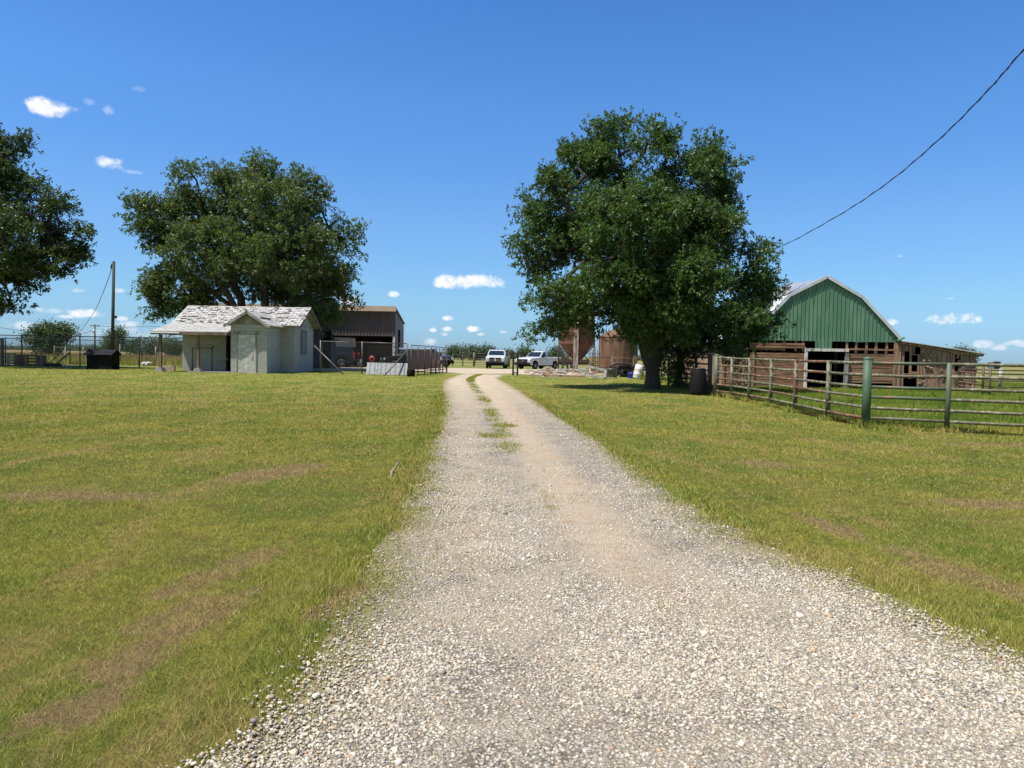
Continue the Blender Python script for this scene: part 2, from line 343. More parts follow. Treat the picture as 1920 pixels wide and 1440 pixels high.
M_STONE = t.m

# ------------------------------------------------------------------ ground
xs = np.unique(np.concatenate([np.arange(-40, 40.1, 1.0), np.arange(-120, 121, 8.0), np.array([-4000, -2500, -1500, -900, -500, -300, -200, 200, 300, 500, 900, 1500, 2500, 4000.])]))
ys = np.unique(np.concatenate([np.arange(-6, 100.1, 1.0), np.arange(100, 320, 10.0), np.array([-3000, -800, -200, -60, -20, 400, 600, 900, 1500, 2500, 5000, 8000.])]))
X, Yg = np.meshgrid(xs, ys); Vg = np.stack([X, Yg, H(X, Yg)], -1).reshape(-1, 3); nx = len(xs)
ii, jj = np.meshgrid(np.arange(nx - 1), np.arange(len(ys) - 1)); b = (jj * nx + ii).ravel(); Fg = np.stack([b, b + 1, b + nx + 1, b + nx], 1)
tag(link_np('ground', Vg, Fg, M_LAWN, smooth=True, origin=False), kind='structure')
# drive ribbon with its own cross coordinate
yy = np.arange(-2, Y1 - .02, .22); U = np.linspace(-1, 1, 17); V = []; UVs = []
for k, y in enumerate(yy):
    a, c = float(xl(y)) - .04, float(xr(y)) + .04; ja = (float(vnoise(0, y, 1.7, 9)) - .5) * .08 + (float(vnoise(0, y, 5, 8)) - .5) * .14; jc = (float(vnoise(5, y, 1.5, 19)) - .5) * .08 + (float(vnoise(5, y, 5, 18)) - .5) * .14
    for u in U:
        x = a + ja + (c + jc - a - ja) * (u + 1) / 2; V.append((x, y, float(H(x, y)) + .012 * (1 - u ** 8) + .004)); UVs.append((u, y))
n = len(U); ii, jj = np.meshgrid(np.arange(n - 1), np.arange(len(yy) - 1)); b = (jj * n + ii).ravel(); Fd = np.stack([b, b + 1, b + n + 1, b + n], 1)
dr = link_np('gravel_road', V, Fd, M_GRAV, smooth=True, origin=False); tag(dr, kind='structure')
uvl = dr.data.uv_layers.new(name='UVMap'); UVs = np.array(UVs, np.float32); uvl.data.foreach_set('uv', UVs[Fd.ravel()].ravel())
# yard in front of the open shed
def drape(name, P, mat, dz, step=1.0):
    x0, x1, y0, y1 = P[:, 0].min(), P[:, 0].max(), P[:, 1].min(), P[:, 1].max()
    gx = np.arange(x0, x1 + step, step * .5); gy = np.arange(y0, y1 + step, step * .5); V = []; idx = {}; Fc = []
    for j in range(len(gy) - 1):
        for i in range(len(gx) - 1):
            cx, cy = (gx[i] + gx[i + 1]) / 2, (gy[j] + gy[j + 1]) / 2
            if in_poly(np.array(cx + (vnoise(cx, cy, .9, 5) - .5) * 1.0), np.array(cy + (vnoise(cx, cy, .7, 6) - .5) * 1.0), P):
                q = []
                for (a, c) in ((i, j), (i + 1, j), (i + 1, j + 1), (i, j + 1)):
                    if (a, c) not in idx: idx[(a, c)] = len(V); V.append((gx[a], gy[c], float(H(gx[a], gy[c])) + dz))
                    q.append(idx[(a, c)])
                Fc.append(q)
    return link_np(name, V, Fc, mat, smooth=True, origin=False)
YW2 = YW.copy()
tag(drape('yard_pavement', YW2, M_YARD, .022, .7), kind='structure')

# ------------------------------------------------------------------ loose stones (uncountable): real little rocks over the nearest gravel
ico = np.array([(0, 0, 1)] + [(math.cos(a) * .894, math.sin(a) * .894, .447) for a in np.arange(5) * 2 * math.pi / 5] + [(math.cos(a) * .894, math.sin(a) * .894, -.447) for a in (np.arange(5) + .5) * 2 * math.pi / 5] + [(0, 0, -1)])
icof = []
for k in range(5):
    a, b_, c_, d_ = 1 + k, 1 + (k + 1) % 5, 6 + k, 6 + (k + 1) % 5
    icof += [(0, a, b_), (a, c_, b_), (b_, c_, d_), (11, d_, c_)]
icof = np.array(icof)
def stones(bands):
    P = []; S = []
    for (y0, y1, dens, s0, s1) in bands:
        n = int(dens * (y1 - y0) * 10)
        y = rng.uniform(y0, y1, n); x = rng.uniform(-4, 6, n)
        vis = np.abs(x) < (y * .69 + .6)
        d = drive_d(x, y); pr = np.clip(.42 + d * 2.2, 0, 1) * np.clip(-.05 + 1.25 * vnoise(x, y, 1.3, 31) * (.6 + .8 * vnoise(x, y, .45, 33)), np.where(y < 6.5, .22, .07), 1); pr = np.where(d < -.08, pr * .30, pr); pr = np.where(d < -.40, 0, pr)
        uc = (x - xl(y)) / (xr(y) - xl(y)) * 2 - 1
        trk = np.exp(-((uc - .16) / .30) ** 2) * sst(.25, .6, vnoise(x, y, 1.1, 51) * .6 + vnoise(x, y, 3.1, 52) * .4); pr = pr * (1 - .93 * trk * sst(3.4, 6.0, y)) * (1 - .45 * sst(5.5, 9, y))
        k = (rng.random(n) < pr) & vis; x, y = x[k], y[k]
        s = s0 + (s1 - s0) * rng.random(len(x)) ** 2.2; big = rng.random(len(x)) < .006; s[big] *= 2.1
        P.append(np.stack([x, y], 1)); S.append(s)
    P = np.vstack(P); S = np.concatenate(S); n = len(P)
    sc3 = np.stack([S * rng.uniform(.8, 1.35, n), S * rng.uniform(.7, 1.1, n), S * rng.uniform(.45, .8, n)], 1)
    Vv = ico[None] * rng.uniform(.55, 1.3, (n, 12, 1)) * sc3[:, None]
    a = rng.uniform(0, 6.28, n); ti = rng.normal(0, .35, n); ca, sa, ct, st_ = np.cos(a)[:, None], np.sin(a)[:, None], np.cos(ti)[:, None], np.sin(ti)[:, None]
    x0, y0_, z0 = Vv[..., 0] * ct - Vv[..., 2] * st_, Vv[..., 1], Vv[..., 0] * st_ + Vv[..., 2] * ct
    x1 = x0 * ca - y0_ * sa; y1_ = x0 * sa + y0_ * ca
    Vw = np.stack([x1 + P[:, :1], y1_ + P[:, 1:], z0 + (H(P[:, 0], P[:, 1]) + .014 + sc3[:, 2] * .35)[:, None]], -1)
    pal = np.array([(.54, .50, .43), (.43, .39, .33), (.47, .40, .32), (.30, .275, .245), (.19, .18, .17), (.60, .56, .49), (.40, .30, .20), (.38, .35, .31)]); pp = np.array([.19, .17, .12, .15, .11, .11, .05, .10])
    c = pal[rng.choice(len(pal), n, p=pp)] * rng.uniform(.82, 1.14, (n, 1)) * np.array([1.13, 1.08, .985]); red = rng.random(n) < .004; c[red] = (.42, .20, .12)
    c4 = np.concatenate([np.repeat(c, 12, 0), np.ones((n * 12, 1))], 1)
    Fc = (icof[None] + (np.arange(n) * 12)[:, None, None]).reshape(-1, 3)
    o = link_np('gravel_stones', Vw.reshape(-1, 3), Fc, M_STONE, attrs={'col': c4}, origin=False)
    tag(o, 'loose crushed grey white limestone lying on the driveway', 'gravel', kind='stuff')
stones([(2.3, 4.0, 8500, .0040, .0125), (4.0, 6.0, 6000, .0045, .0125), (6.0, 9.0, 3000, .0055, .0135), (9.0, 14.0, 1100, .008, .016), (14, 22, 200, .012, .022)])

# ------------------------------------------------------------------ lawn grass (uncountable)
def blades(name, label, n, fx, y0, y1, h0, h1, wd, mask, lean=.5, tint=None, p=1.0):
    u = rng.random(n); y = (y0 ** p + u * (y1 ** p - y0 ** p)) ** (1 / p); x = fx(y, rng.random(n)); k = mask(x, y); x, y = x[k], y[k]; n = len(x)
    h = rng.uniform(h0, h1, n) * (.45 + .6 * vnoise(x, y, .8, 12) + .65 * vnoise(x, y, 3.7, 13) ** 2); a = rng.uniform(0, 6.28, n); w_ = wd * (.6 + .8 * rng.random(n)) * np.clip(y / 6, .5, 4); l = rng.normal(0, lean, (n, 2)) * h[:, None]
    z = H(x, y); dx, dy = np.cos(a) * w_ / 2, np.sin(a) * w_ / 2
    V = np.stack([np.stack([x - dx, y - dy, z - .003], 1), np.stack([x + dx, y + dy, z - .003], 1), np.stack([x + l[:, 0], y + l[:, 1], z + h], 1)], 1)
    tt = rng.random(n) if tint is None else tint(x, y, n)
    o = link_np(name, V.reshape(-1, 3), np.arange(n * 3).reshape(-1, 3), M_BLADE, attrs={'tint': np.repeat(tt, 3)}, origin=False)
    return tag(o, label, 'grass', kind='stuff')
def lawnmask(x, y):
    d = drive_d(x, y); k = d < rng.normal(-.02, .15, len(x))
    k &= ~((x > 8.75) & (y > 17.6)); return k
wide = lambda y, u: (u * 2 - 1) * (y * .70 + .5)
blades('lawn_grass', 'short mown green and straw coloured grass of the lawn near the drive', 640000, wide, 2.4, 8.6, .011, .032, .0042, lambda x, y: lawnmask(x, y) & (rng.random(len(x)) > sst(6.0, 8.5, y)), 1.0, p=1.6)
blades('lawn_grass', 'mown yellow green grass of the lawn further along the drive', 420000, wide, 6.0, 23, .016, .038, .0048, lambda x, y: lawnmask(x, y) & (rng.random(len(x)) < sst(6.0, 8.5, y)) & (rng.random(len(x)) > sst(18, 23, y)), .95, p=1.4)
blades('lawn_grass', 'mown grass of the far lawn in front of the house and big tree', 170000, wide, 17, 52, .025, .05, .006, lambda x, y: (rng.random(len(x)) < sst(17, 22, y)) & lawnmask(x, y) & ~((x > 8.75) & (y > 17.6)) & ~in_poly(x, y, YW), .7, p=1.4)
def edgemask(x, y):
    d = np.minimum(x - xl(y), xr(y) - x); return (d > -.35) & (d < rng.exponential(.26, len(x)) * (1 - .68 * sst(7, 13, y))) & (rng.random(len(x)) < (.25 + .75 * vnoise(x, y, 2.3, 40)) * (1 - .97 * sst(13, 29, y)))
blades('verge_grass', 'longer grass tufts growing along both edges of the gravel', 700000, lambda y, u: xl(y) - .5 + u * (xr(y) - xl(y) + 1), 2.4, 30, .03, .075, .006, edgemask, .5, p=1.2)
def midmask(x, y):
    u = (x - xl(y)) / (xr(y) - xl(y)) * 2 - 1
    k = (np.abs(u + .13) < rng.uniform(0, .17, len(x))) & (rng.random(len(x)) < .35 + .65 * sst(36, 44, y)) & (vnoise(x, y, 1.6, 44) * (1 + .8 * sst(28, 42, y)) > .52) & (y > 12)
    for (a, b_, r_) in ((1025, 935, .13), (1003, 915, .07), (1036, 955, .12), (1018, 925, .09), (930, 818, .45), (945, 800, .35), (1240, 1140, .12), (1300, 1000, .1)):
        g = gnd(a, b_); k |= (np.hypot(x - g[0], (y - g[1]) * .7) < r_ * rng.random(len(x)) ** .6)
    return k
blades('drive_weeds', 'weeds and grass growing along the middle of the gravel drive', 300000, lambda y, u: xl(y) + .3 + u * (xr(y) - xl(y) - .6), 4, 54, .03, .08, .006, midmask, .6, p=1.0)
PADM = lambda x, y: (x > 8.65 + .1 * rng.random(len(x))) & (y > 17.3) & ~((x > 13.1) & (x < 25.2) & (y > 40.8))
blades('paddock_grass', 'tall bright green grass of the paddock between pipe fence and barn', 230000, lambda y, u: 8.4 + u * (y * .70 - 7.5), 17.2, 60, .10, .24, .008, PADM, .35, tint=lambda x, y, n: rng.random(n) * .62, p=1.3)
def fl(x, y):
    a = ((np.abs(x - 8.9) < .28) & (y > 17.6) & (y < 36)) | ((np.abs(y - 17.45) < .3) & (x > 8.5)); return a
blades('fence_line_weeds', 'dry brown weeds and dirt along the foot of the pipe fence', 200000, lambda y, u: 8.4 + u * np.where(y < 18, 8, 1.0), 17.1, 36, .05, .16, .007, fl, .6, tint=lambda x, y, n: rng.uniform(.3, 1.0, n), p=.4)
blades('far_field_grass', 'rough tawny field grass beyond the dog run fence', 120000, lambda y, u: -y * .72 + u * y * .45, 60, 130, .25, .7, .012, lambda x, y: vnoise(x, y, .3, 3) > .35, .4, tint=lambda x, y, n: rng.uniform(.2, .85, n), p=1.2)
# ------------------------------------------------------------------ object materials
def wallvec(t): 
    x, y, z = t.sep(t.pos()); return t.comb(t.math('ADD', x, y), z, 0.0)
def brickmat(name, c1, c2, mortar, bw, bh, ms, bias=0, dirt=(.3, .25, .2), rough=.85, vecf=wallvec, bump=.4, off=.5):
    t = newmat(name); v = vecf(t); b = t.n('ShaderNodeTexBrick'); t.put(b.inputs['Vector'], v); t.put(b.inputs['Color1'], c1); t.put(b.inputs['Color2'], c2); t.put(b.inputs['Mortar'], mortar)
    b.inputs['Scale'].default_value = 1; b.inputs['Brick Width'].default_value = bw; b.inputs['Row Height'].default_value = bh; b.inputs['Mortar Size'].default_value = ms; b.inputs['Mortar Smooth'].default_value = .3; b.inputs['Bias'].default_value = bias; b.offset = off
    p = t.pos(); c = b.outputs[0]; z = t.sep(p)[2]
    c = t.mix(t.ss(t.noise(t.scl(p, (1, 1, .5)), 1.1, 6, .65), .48, .72, 0, .5), c, dirt)
    c = t.mix(t.ss(t.noise(p, 14, 5, .7), .3, .7, 0, .18), c, (.2, .2, .18))
    t.put(t.bs.inputs['Base Color'], c); t.bs.inputs['Roughness'].default_value = rough; t.bs.inputs['Specular IOR Level'].default_value = .3
    hh = t.math('ADD', t.math('MULTIPLY', b.outputs[1], -1.0), t.math('MULTIPLY', t.noise(p, 25, 4), .5))
    t.put(t.bs.inputs['Normal'], t.bump(hh, bump, .02)); return t.m
M_BLOCK = brickmat('painted_block', (.41, .415, .385), (.36, .365, .335), (.22, .23, .21), .40, .20, .008, dirt=(.33, .30, .25))
def shingle(name, axis):
    def vf(t):
        x, y, z = t.sep(t.pos()); n_ = t.noise(t.pos(), 2.5, 3); j = t.math('MULTIPLY', t.math('SUBTRACT', n_, .5), .16)
        return t.comb(t.math('ADD', x if axis == 'x' else y, j), t.math('ADD', t.math('MULTIPLY', y if axis == 'x' else x, 1.1), j), 0.0)
    t = newmat(name); v = vf(t); b = t.n('ShaderNodeTexBrick'); t.put(b.inputs['Vector'], v)
    t.put(b.inputs['Color1'], (.40, .39, .365)); t.put(b.inputs['Color2'], (.21, .20, .185)); t.put(b.inputs['Mortar'], (.07, .062, .055))
    for k_, q in (('Scale', 1), ('Brick Width', .50), ('Row Height', .27), ('Mortar Size', .035), ('Mortar Smooth', .4), ('Bias', -.25)): b.inputs[k_].default_value = q
    p = t.pos(); c = t.mix(t.ss(t.noise(t.scl(p, (1, 3, 1)) if axis == 'x' else t.scl(p, (3, 1, 1)), 3.4, 6, .7), .52, .66, 0, .25), b.outputs[0], (.16, .145, .13))
    c = t.mix(t.ss(t.noise(p, 16, 4, .7), .35, .65, 0, .4), c, (.55, .54, .50))
    t.put(t.bs.inputs['Base Color'], c); t.bs.inputs['Roughness'].default_value = .9
    row = t.math('FRACT', t.math('DIVIDE', t.sep(v)[1], .27)); t.put(t.bs.inputs['Normal'], t.bump(t.math('ADD', row, t.math('MULTIPLY', b.outputs[1], -1.0)), .8, .03)); return t.m
M_SHX = shingle('curled_shingle_main', 'x'); M_SHY = shingle('curled_shingle_entry', 'y')
M_GREYWOOD = pm('weathered_grey_wood', (.27, .26, .24), (.17, .155, .14), 6, .9, .5, 30, k=(1, 1, .25), c3=(.36, .34, .31))
M_DARKWOOD = pm('brown_post_wood', (.13, .085, .06), (.20, .14, .10), 5, .9, .4, 30, k=(1, 1, .2))
M_TRIM = pm('aged_white_trim', (.55, .54, .50), (.38, .36, .33), 5, .8)
M_BARNWOOD = pm('weathered_brown_boards', (.27, .140, .080), (.38, .225, .138), 3.5, .92, .6, 40, k=(.35, .35, 5), c3=(.13, .070, .045), s3=2.0, lo3=.52, hi3=.66)
M_BARNV = pm('weathered_vertical_boards', (.29, .165, .098), (.41, .255, .160), 3.5, .92, .6, 40, k=(5, 5, .3), c3=(.13, .085, .062), s3=2.2)
M_PEEL = brickmat('flaking_brick_paper', (.34, .22, .15), (.44, .31, .22), (.16, .10, .07), .22, .08, .012, dirt=(.50, .40, .30), bump=.8)
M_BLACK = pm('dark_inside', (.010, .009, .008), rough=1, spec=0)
M_GREEN = pm('green_sheet_metal', (.115, .245, .145), (.100, .215, .127), 2.2, .5, .06, .9, c3=(.165, .29, .185), s3=1.1, k=(2.2, 2.2, .35), bd=.05)
M_WHITE = pm('white_paint', (.78, .79, .80), (.70, .71, .72), 3, .45)
M_PEELW = pm('peeling_white_paint', (.74, .70, .63), (.20, .17, .14), 7, .8, .4, k=(1, 1, .6), lo=.5, hi=.6)
M_GALV = pm('galvanised_roofing', (.46, .48, .50), (.36, .38, .40), 1.5, .38, metal=.55, k=(1, 1, 1), c3=(.55, .56, .57))
M_GALVW = pm('pale_roof_sheet', (.74, .75, .76), (.60, .62, .63), 2, .4, metal=.2)
M_TORN = pm('torn_roof_felt', (.10, .10, .105), (.22, .22, .23), 3, .7)
M_SILVER = pm('sheet_steel', (.20, .21, .21), (.155, .165, .165), 3, .5, .25, 4, metal=.15, c3=(.26, .27, .265), s3=9)
M_BROWNM = pm('brown_sheet_metal', (.150, .128, .118), (.128, .110, .102), .8, .6, spec=.25, k=(2, 2, .3))
M_TANM = pm('tan_roof_trim', (.42, .33, .24), (.36, .28, .20), 1, .5, k=(.4, 1, 1))
M_QUON = pm('dark_blue_grey_metal', (.05, .07, .10), (.035, .05, .075), 2, .5, c3=(.09, .11, .14), k=(2, 2, .4))
M_PIPEG = pm('green_pipe_paint', (.090, .110, .055), (.065, .092, .055), 7, .6, .2, 40, c3=(.20, .10, .060), s3=3.2, lo3=.56, hi3=.66)
M_PIPEO = pm('olive_lichen_pipe', (.140, .130, .070), (.085, .080, .046), 8, .7, .25, 40, c3=(.24, .225, .15), s3=6)
M_PIPER = pm('rusty_pipe', (.165, .070, .038), (.105, .050, .030), 6, .8, .25, 40, c3=(.21, .175, .105), s3=3.5)
M_PIPEBIG = pm('big_green_post', (.060, .112, .058), (.045, .088, .052), 5, .65, .2, 30, c3=(.11, .125, .07), s3=2.0, k=(1, 1, .5), lo3=.45, hi3=.6)
M_PIPEB = pm('dark_brown_pipe', (.085, .050, .038), (.06, .04, .03), 5, .6)
M_DKPIPE = pm('black_pipe', (.016, .012, .011), (.026, .020, .017), 5, .5)
M_FENCEP = pm('dark_fence_tube', (.038, .042, .045), (.06, .06, .058), 3, .5, metal=.2)
M_GALP = pm('galvanised_tube', (.13, .125, .115), (.09, .085, .075), 4, .5, metal=.4)
M_RUST = pm('streaked_rust', (.095, .034, .020), (.155, .078, .044), 2.2, .85, .3, 8, k=(2.2, 2.2, .32), c3=(.27, .19, .12), s3=1.5, lo3=.56, hi3=.68)
M_RUST2 = pm('rust_and_cream', (.10, .034, .019), (.170, .105, .054), 2.0, .85, .3, 8, k=(2.4, 2.4, .28), c3=(.13, .05, .03), s3=1.3, lo3=.58, hi3=.7)
M_PILLAR = pm('flaking_pillar', (.30, .23, .17), (.18, .10, .07), 4, .8, k=(2, 2, .4), c3=(.42, .40, .36), s3=3)
M_TRUCKW = pm('white_car_paint', (.50, .51, .51), rough=.25); 
M_TRUCKD = pm('dark_blue_car_paint', (.012, .016, .026), rough=.16)
M_TRUCKB = pm('black_car_paint', (.010, .011, .013), rough=.15)
M_GLASS = pm('dark_window_glass', (.012, .018, .022), rough=.06, spec=.9)
M_RUBBER = pm('tyre_rubber', (.018, .018, .018), rough=.85)
M_RIM = pm('wheel_steel', (.32, .33, .34), rough=.35, metal=.8)
M_PLBLK = pm('black_trim', (.009, .008, .008), rough=.7, spec=.15)
M_CHROME = pm('chrome_trim', (.55, .56, .57), rough=.2, metal=.9)
M_LAMP = pm('clear_lamp', (.55, .57, .58), rough=.12)
M_RED = pm('red_lamp_plastic', (.55, .02, .015), rough=.25)
M_REDP = pm('faded_red_paint', (.28, .022, .02), rough=.5)
M_BLUET = pm('blue_plastic', (.015, .030, .42), rough=.4)
M_TUB = pm('grey_black_plastic', (.060, .064, .064), (.080, .083, .082), 4, .4)
M_BARREL = pm('white_plastic', (.74, .74, .72), (.60, .58, .54), 3, .5)
M_CONC = pm('concrete', (.42, .39, .35), (.32, .30, .27), 3, .9, .3, 20)
M_POLE = pm('creosote_pole', (.038, .034, .025), (.062, .056, .042), 4, .9, .5, 30, k=(3, 3, .2))
M_CABLE = pm('black_cable', (.02, .017, .022), rough=.5)
M_BARK = pm('furrowed_bark', (.040, .033, .026), (.070, .058, .046), 5, .95, .9, 12, k=(2.4, 2.4, .5), bd=.04)
M_BOARD = pm('boarded_window', (.20, .22, .22), (.14, .155, .155), 4, .8, k=(1, 1, .4))
M_SCRAP = [pm('scrap_board_pale', (.52, .44, .34), (.40, .32, .24), 5, .9), pm('scrap_board_red', (.26, .14, .10), (.36, .23, .17), 5, .9), pm('scrap_board_grey', (.38, .36, .33), (.26, .24, .22), 5, .9)]
M_CLIN = pm('cream_panel', (.62, .56, .44), (.52, .46, .36), 2, .6)
def leafmat(name, c1, c2, c3, tr=.32, rough=.5):
    t = newmat(name); a = t.n('ShaderNodeAttribute', attribute_name='tint').outputs['Fac']; p = t.pos()
    c = t.mix(a, c1, c2); c = t.mix(t.ss(t.noise(p, .7, 4), .5, .72, 0, .6), c, c3)
    t.put(t.bs.inputs['Base Color'], c); t.bs.inputs['Roughness'].default_value = rough; t.bs.inputs['Specular IOR Level'].default_value = .42
    tl = t.n('ShaderNodeBsdfTranslucent'); t.put(tl.inputs[0], t.mix(1, c, (1.5, 1.7, .7), 'MULTIPLY')); ms = t.n('ShaderNodeMixShader'); ms.inputs[0].default_value = tr
    t.L.new(t.bs.outputs[0], ms.inputs[1]); t.L.new(tl.outputs[0], ms.inputs[2]); t.L.new(ms.outputs[0], t.out.inputs[0]); return t.m
M_LEAFD = leafmat('dark_glossy_leaf', (.046, .088, .020), (.074, .126, .028), (.100, .145, .032), .30)
M_LEAFG = leafmat('grey_green_leaf', (.066, .098, .030), (.098, .134, .040), (.125, .152, .046), .32)
M_LEAFL = leafmat('left_tree_leaf', (.040, .066, .018), (.064, .096, .024), (.085, .112, .028), .28)
M_LEAFF = leafmat('far_leaf', (.050, .085, .032), (.072, .110, .040), (.085, .125, .048), .25, .6)
M_LEAFW = leafmat('far_wood_leaf', (.062, .092, .055), (.080, .112, .065), (.070, .10, .06), .2, .7)
t = newmat('chain_link_wire'); v = wallvec(t); x, y, z = t.sep(v)
def diag(s): 
    q = t.math('FRACT', t.math('DIVIDE', t.math('ADD', x, t.math('MULTIPLY', y, s)), .075)); return t.math('LESS_THAN', q, .085)
al = t.math('MAXIMUM', diag(1.0), diag(-1.0)); t.put(t.bs.inputs['Base Color'], (.10, .11, .115)); t.bs.inputs['Metallic'].default_value = .5; t.bs.inputs['Roughness'].default_value = .5; t.put(t.bs.inputs['Alpha'], al); M_MESH = t.m

# ------------------------------------------------------------------ trees
rng = np.random.default_rng(23)
def kites(P, S, mat_dir=None, flat=.0, drop=.25):
    """leaf kites: centre base P, length S"""
    n = len(P); d = rng.normal(0, 1, (n, 3)); 
    if mat_dir is not None: d = d * .75 + mat_dir
    d[:, 2] -= drop; d /= np.linalg.norm(d, axis=1)[:, None] + 1e-9
    q = rng.normal(0, 1, (n, 3)); q[:, 2] += flat; w_ = np.cross(d, q); w_ /= np.linalg.norm(w_, axis=1)[:, None] + 1e-9
    S = S[:, None]; a = P; b_ = P + d * S * .45 + w_ * S * .24; c = P + d * S; e_ = P + d * S * .45 - w_ * S * .24
    return np.stack([a, b_, c, e_], 1).reshape(-1, 3)
def grow(root, stems, att, step=.55, kill=.8, infl=5.0, iters=70):
    pos_ = [root]; par = [-1]
    for st in stems:                       # preset stems: lists of points
        prev = 0
        for q in st:
            q = np.array(q, float); a = pos_[prev]; L = np.linalg.norm(q - a); m = max(1, int(L / step))
            for k in range(1, m + 1):
                pos_.append(a + (q - a) * k / m + rng.normal(0, .03, 3)); par.append(prev); prev = len(pos_) - 1
    A = att.copy(); alive = np.ones(len(A), bool)
    for _ in range(iters):
        if not alive.any(): break
        Pn = np.array(pos_); idx = np.where(alive)[0]; d = A[idx][:, None] - Pn[None]; dist = np.linalg.norm(d, axis=2); near = dist.argmin(1); dm = dist[np.arange(len(idx)), near]
        ok = dm < infl
        if not ok.any(): infl *= 1.6; continue
        for nd in np.unique(near[ok]):
            s_ = ok & (near == nd); v = (d[s_, nd] / dist[s_, nd][:, None]).sum(0) + rng.normal(0, .15, 3); L = np.linalg.norm(v)
            if L < 1e-6: continue
            pos_.append(Pn[nd] + v / L * step); par.append(int(nd))
        P2 = np.array(pos_[len(Pn):])
        if len(P2):
            dd = np.linalg.norm(A[idx][:, None] - P2[None], axis=2).min(1); alive[idx[dd < kill]] = False
        if len(pos_) > 4500: break
    pos_ = np.array(pos_); par = np.array(par); w_ = np.zeros(len(pos_)); ch = np.bincount(par[par >= 0], minlength=len(pos_))
    w_[ch == 0] = 1
    for i in range(len(pos_) - 1, 0, -1): w_[par[i]] += w_[i]
    return pos_, par, w_
def limbs(name, pos_, par, rad, mat, parent, n=6, minr=.0):
    i = np.where((par >= 0) & (rad >= minr))[0]; a = pos_[par[i]]; b_ = pos_[i]; ra = np.minimum(rad[par[i]], rad[i] * 1.35); rb = rad[i]
    d = b_ - a; d /= np.linalg.norm(d, axis=1)[:, None] + 1e-9; up = np.where(np.abs(d[:, 2:3]) < .9, [[0, 0, 1.0]], [[0, 1.0, 0]]); X_ = np.cross(d, up); X_ /= np.linalg.norm(X_, axis=1)[:, None]; Y_ = np.cross(d, X_)
    th = np.arange(n) * 2 * math.pi / n; ring = X_[:, None] * np.cos(th)[None, :, None] + Y_[:, None] * np.sin(th)[None, :, None]
    V = np.concatenate([(a - d * ra[:, None] * .2)[:, None] + ring * ra[:, None, None], (b_ + d * rb[:, None] * .2)[:, None] + ring * rb[:, None, None]], 1)
    Fc = np.array([(k, (k + 1) % n, n + (k + 1) % n, n + k) for k in range(n)]); Fc = (Fc[None] + (np.arange(len(i)) * 2 * n)[:, None, None]).reshape(-1, 4)
    return link_np(name, V.reshape(-1, 3), Fc, mat, parent, smooth=True)
def blob_points(blobs, Yd, n, shell=.55):
    """blobs: (px,py,rx,ry,depth offset) -> random points inside their ellipsoids, biased outward"""
    m = Yd / F; vol = np.array([b[2] * b[3] * min(b[2], b[3]) for b in blobs]) ** .8; pick = rng.choice(len(blobs), n, p=vol / vol.sum())
    C = np.array([at(b[0], b[1], Yd + b[4]) for b in blobs]); Rr = np.array([(b[2] * m * (Yd + b[4]) / Yd, (b[2] + b[3]) / 2 * m * .95, b[3] * m * (Yd + b[4]) / Yd) for b in blobs])
    u = rng.normal(0, 1, (n, 3)); u /= np.linalg.norm(u, axis=1)[:, None]; r = rng.random(n) ** (1 / 3) * (1 - shell) + shell * rng.random(n) ** .12
    return C[pick] + u * r[:, None] * Rr[pick]
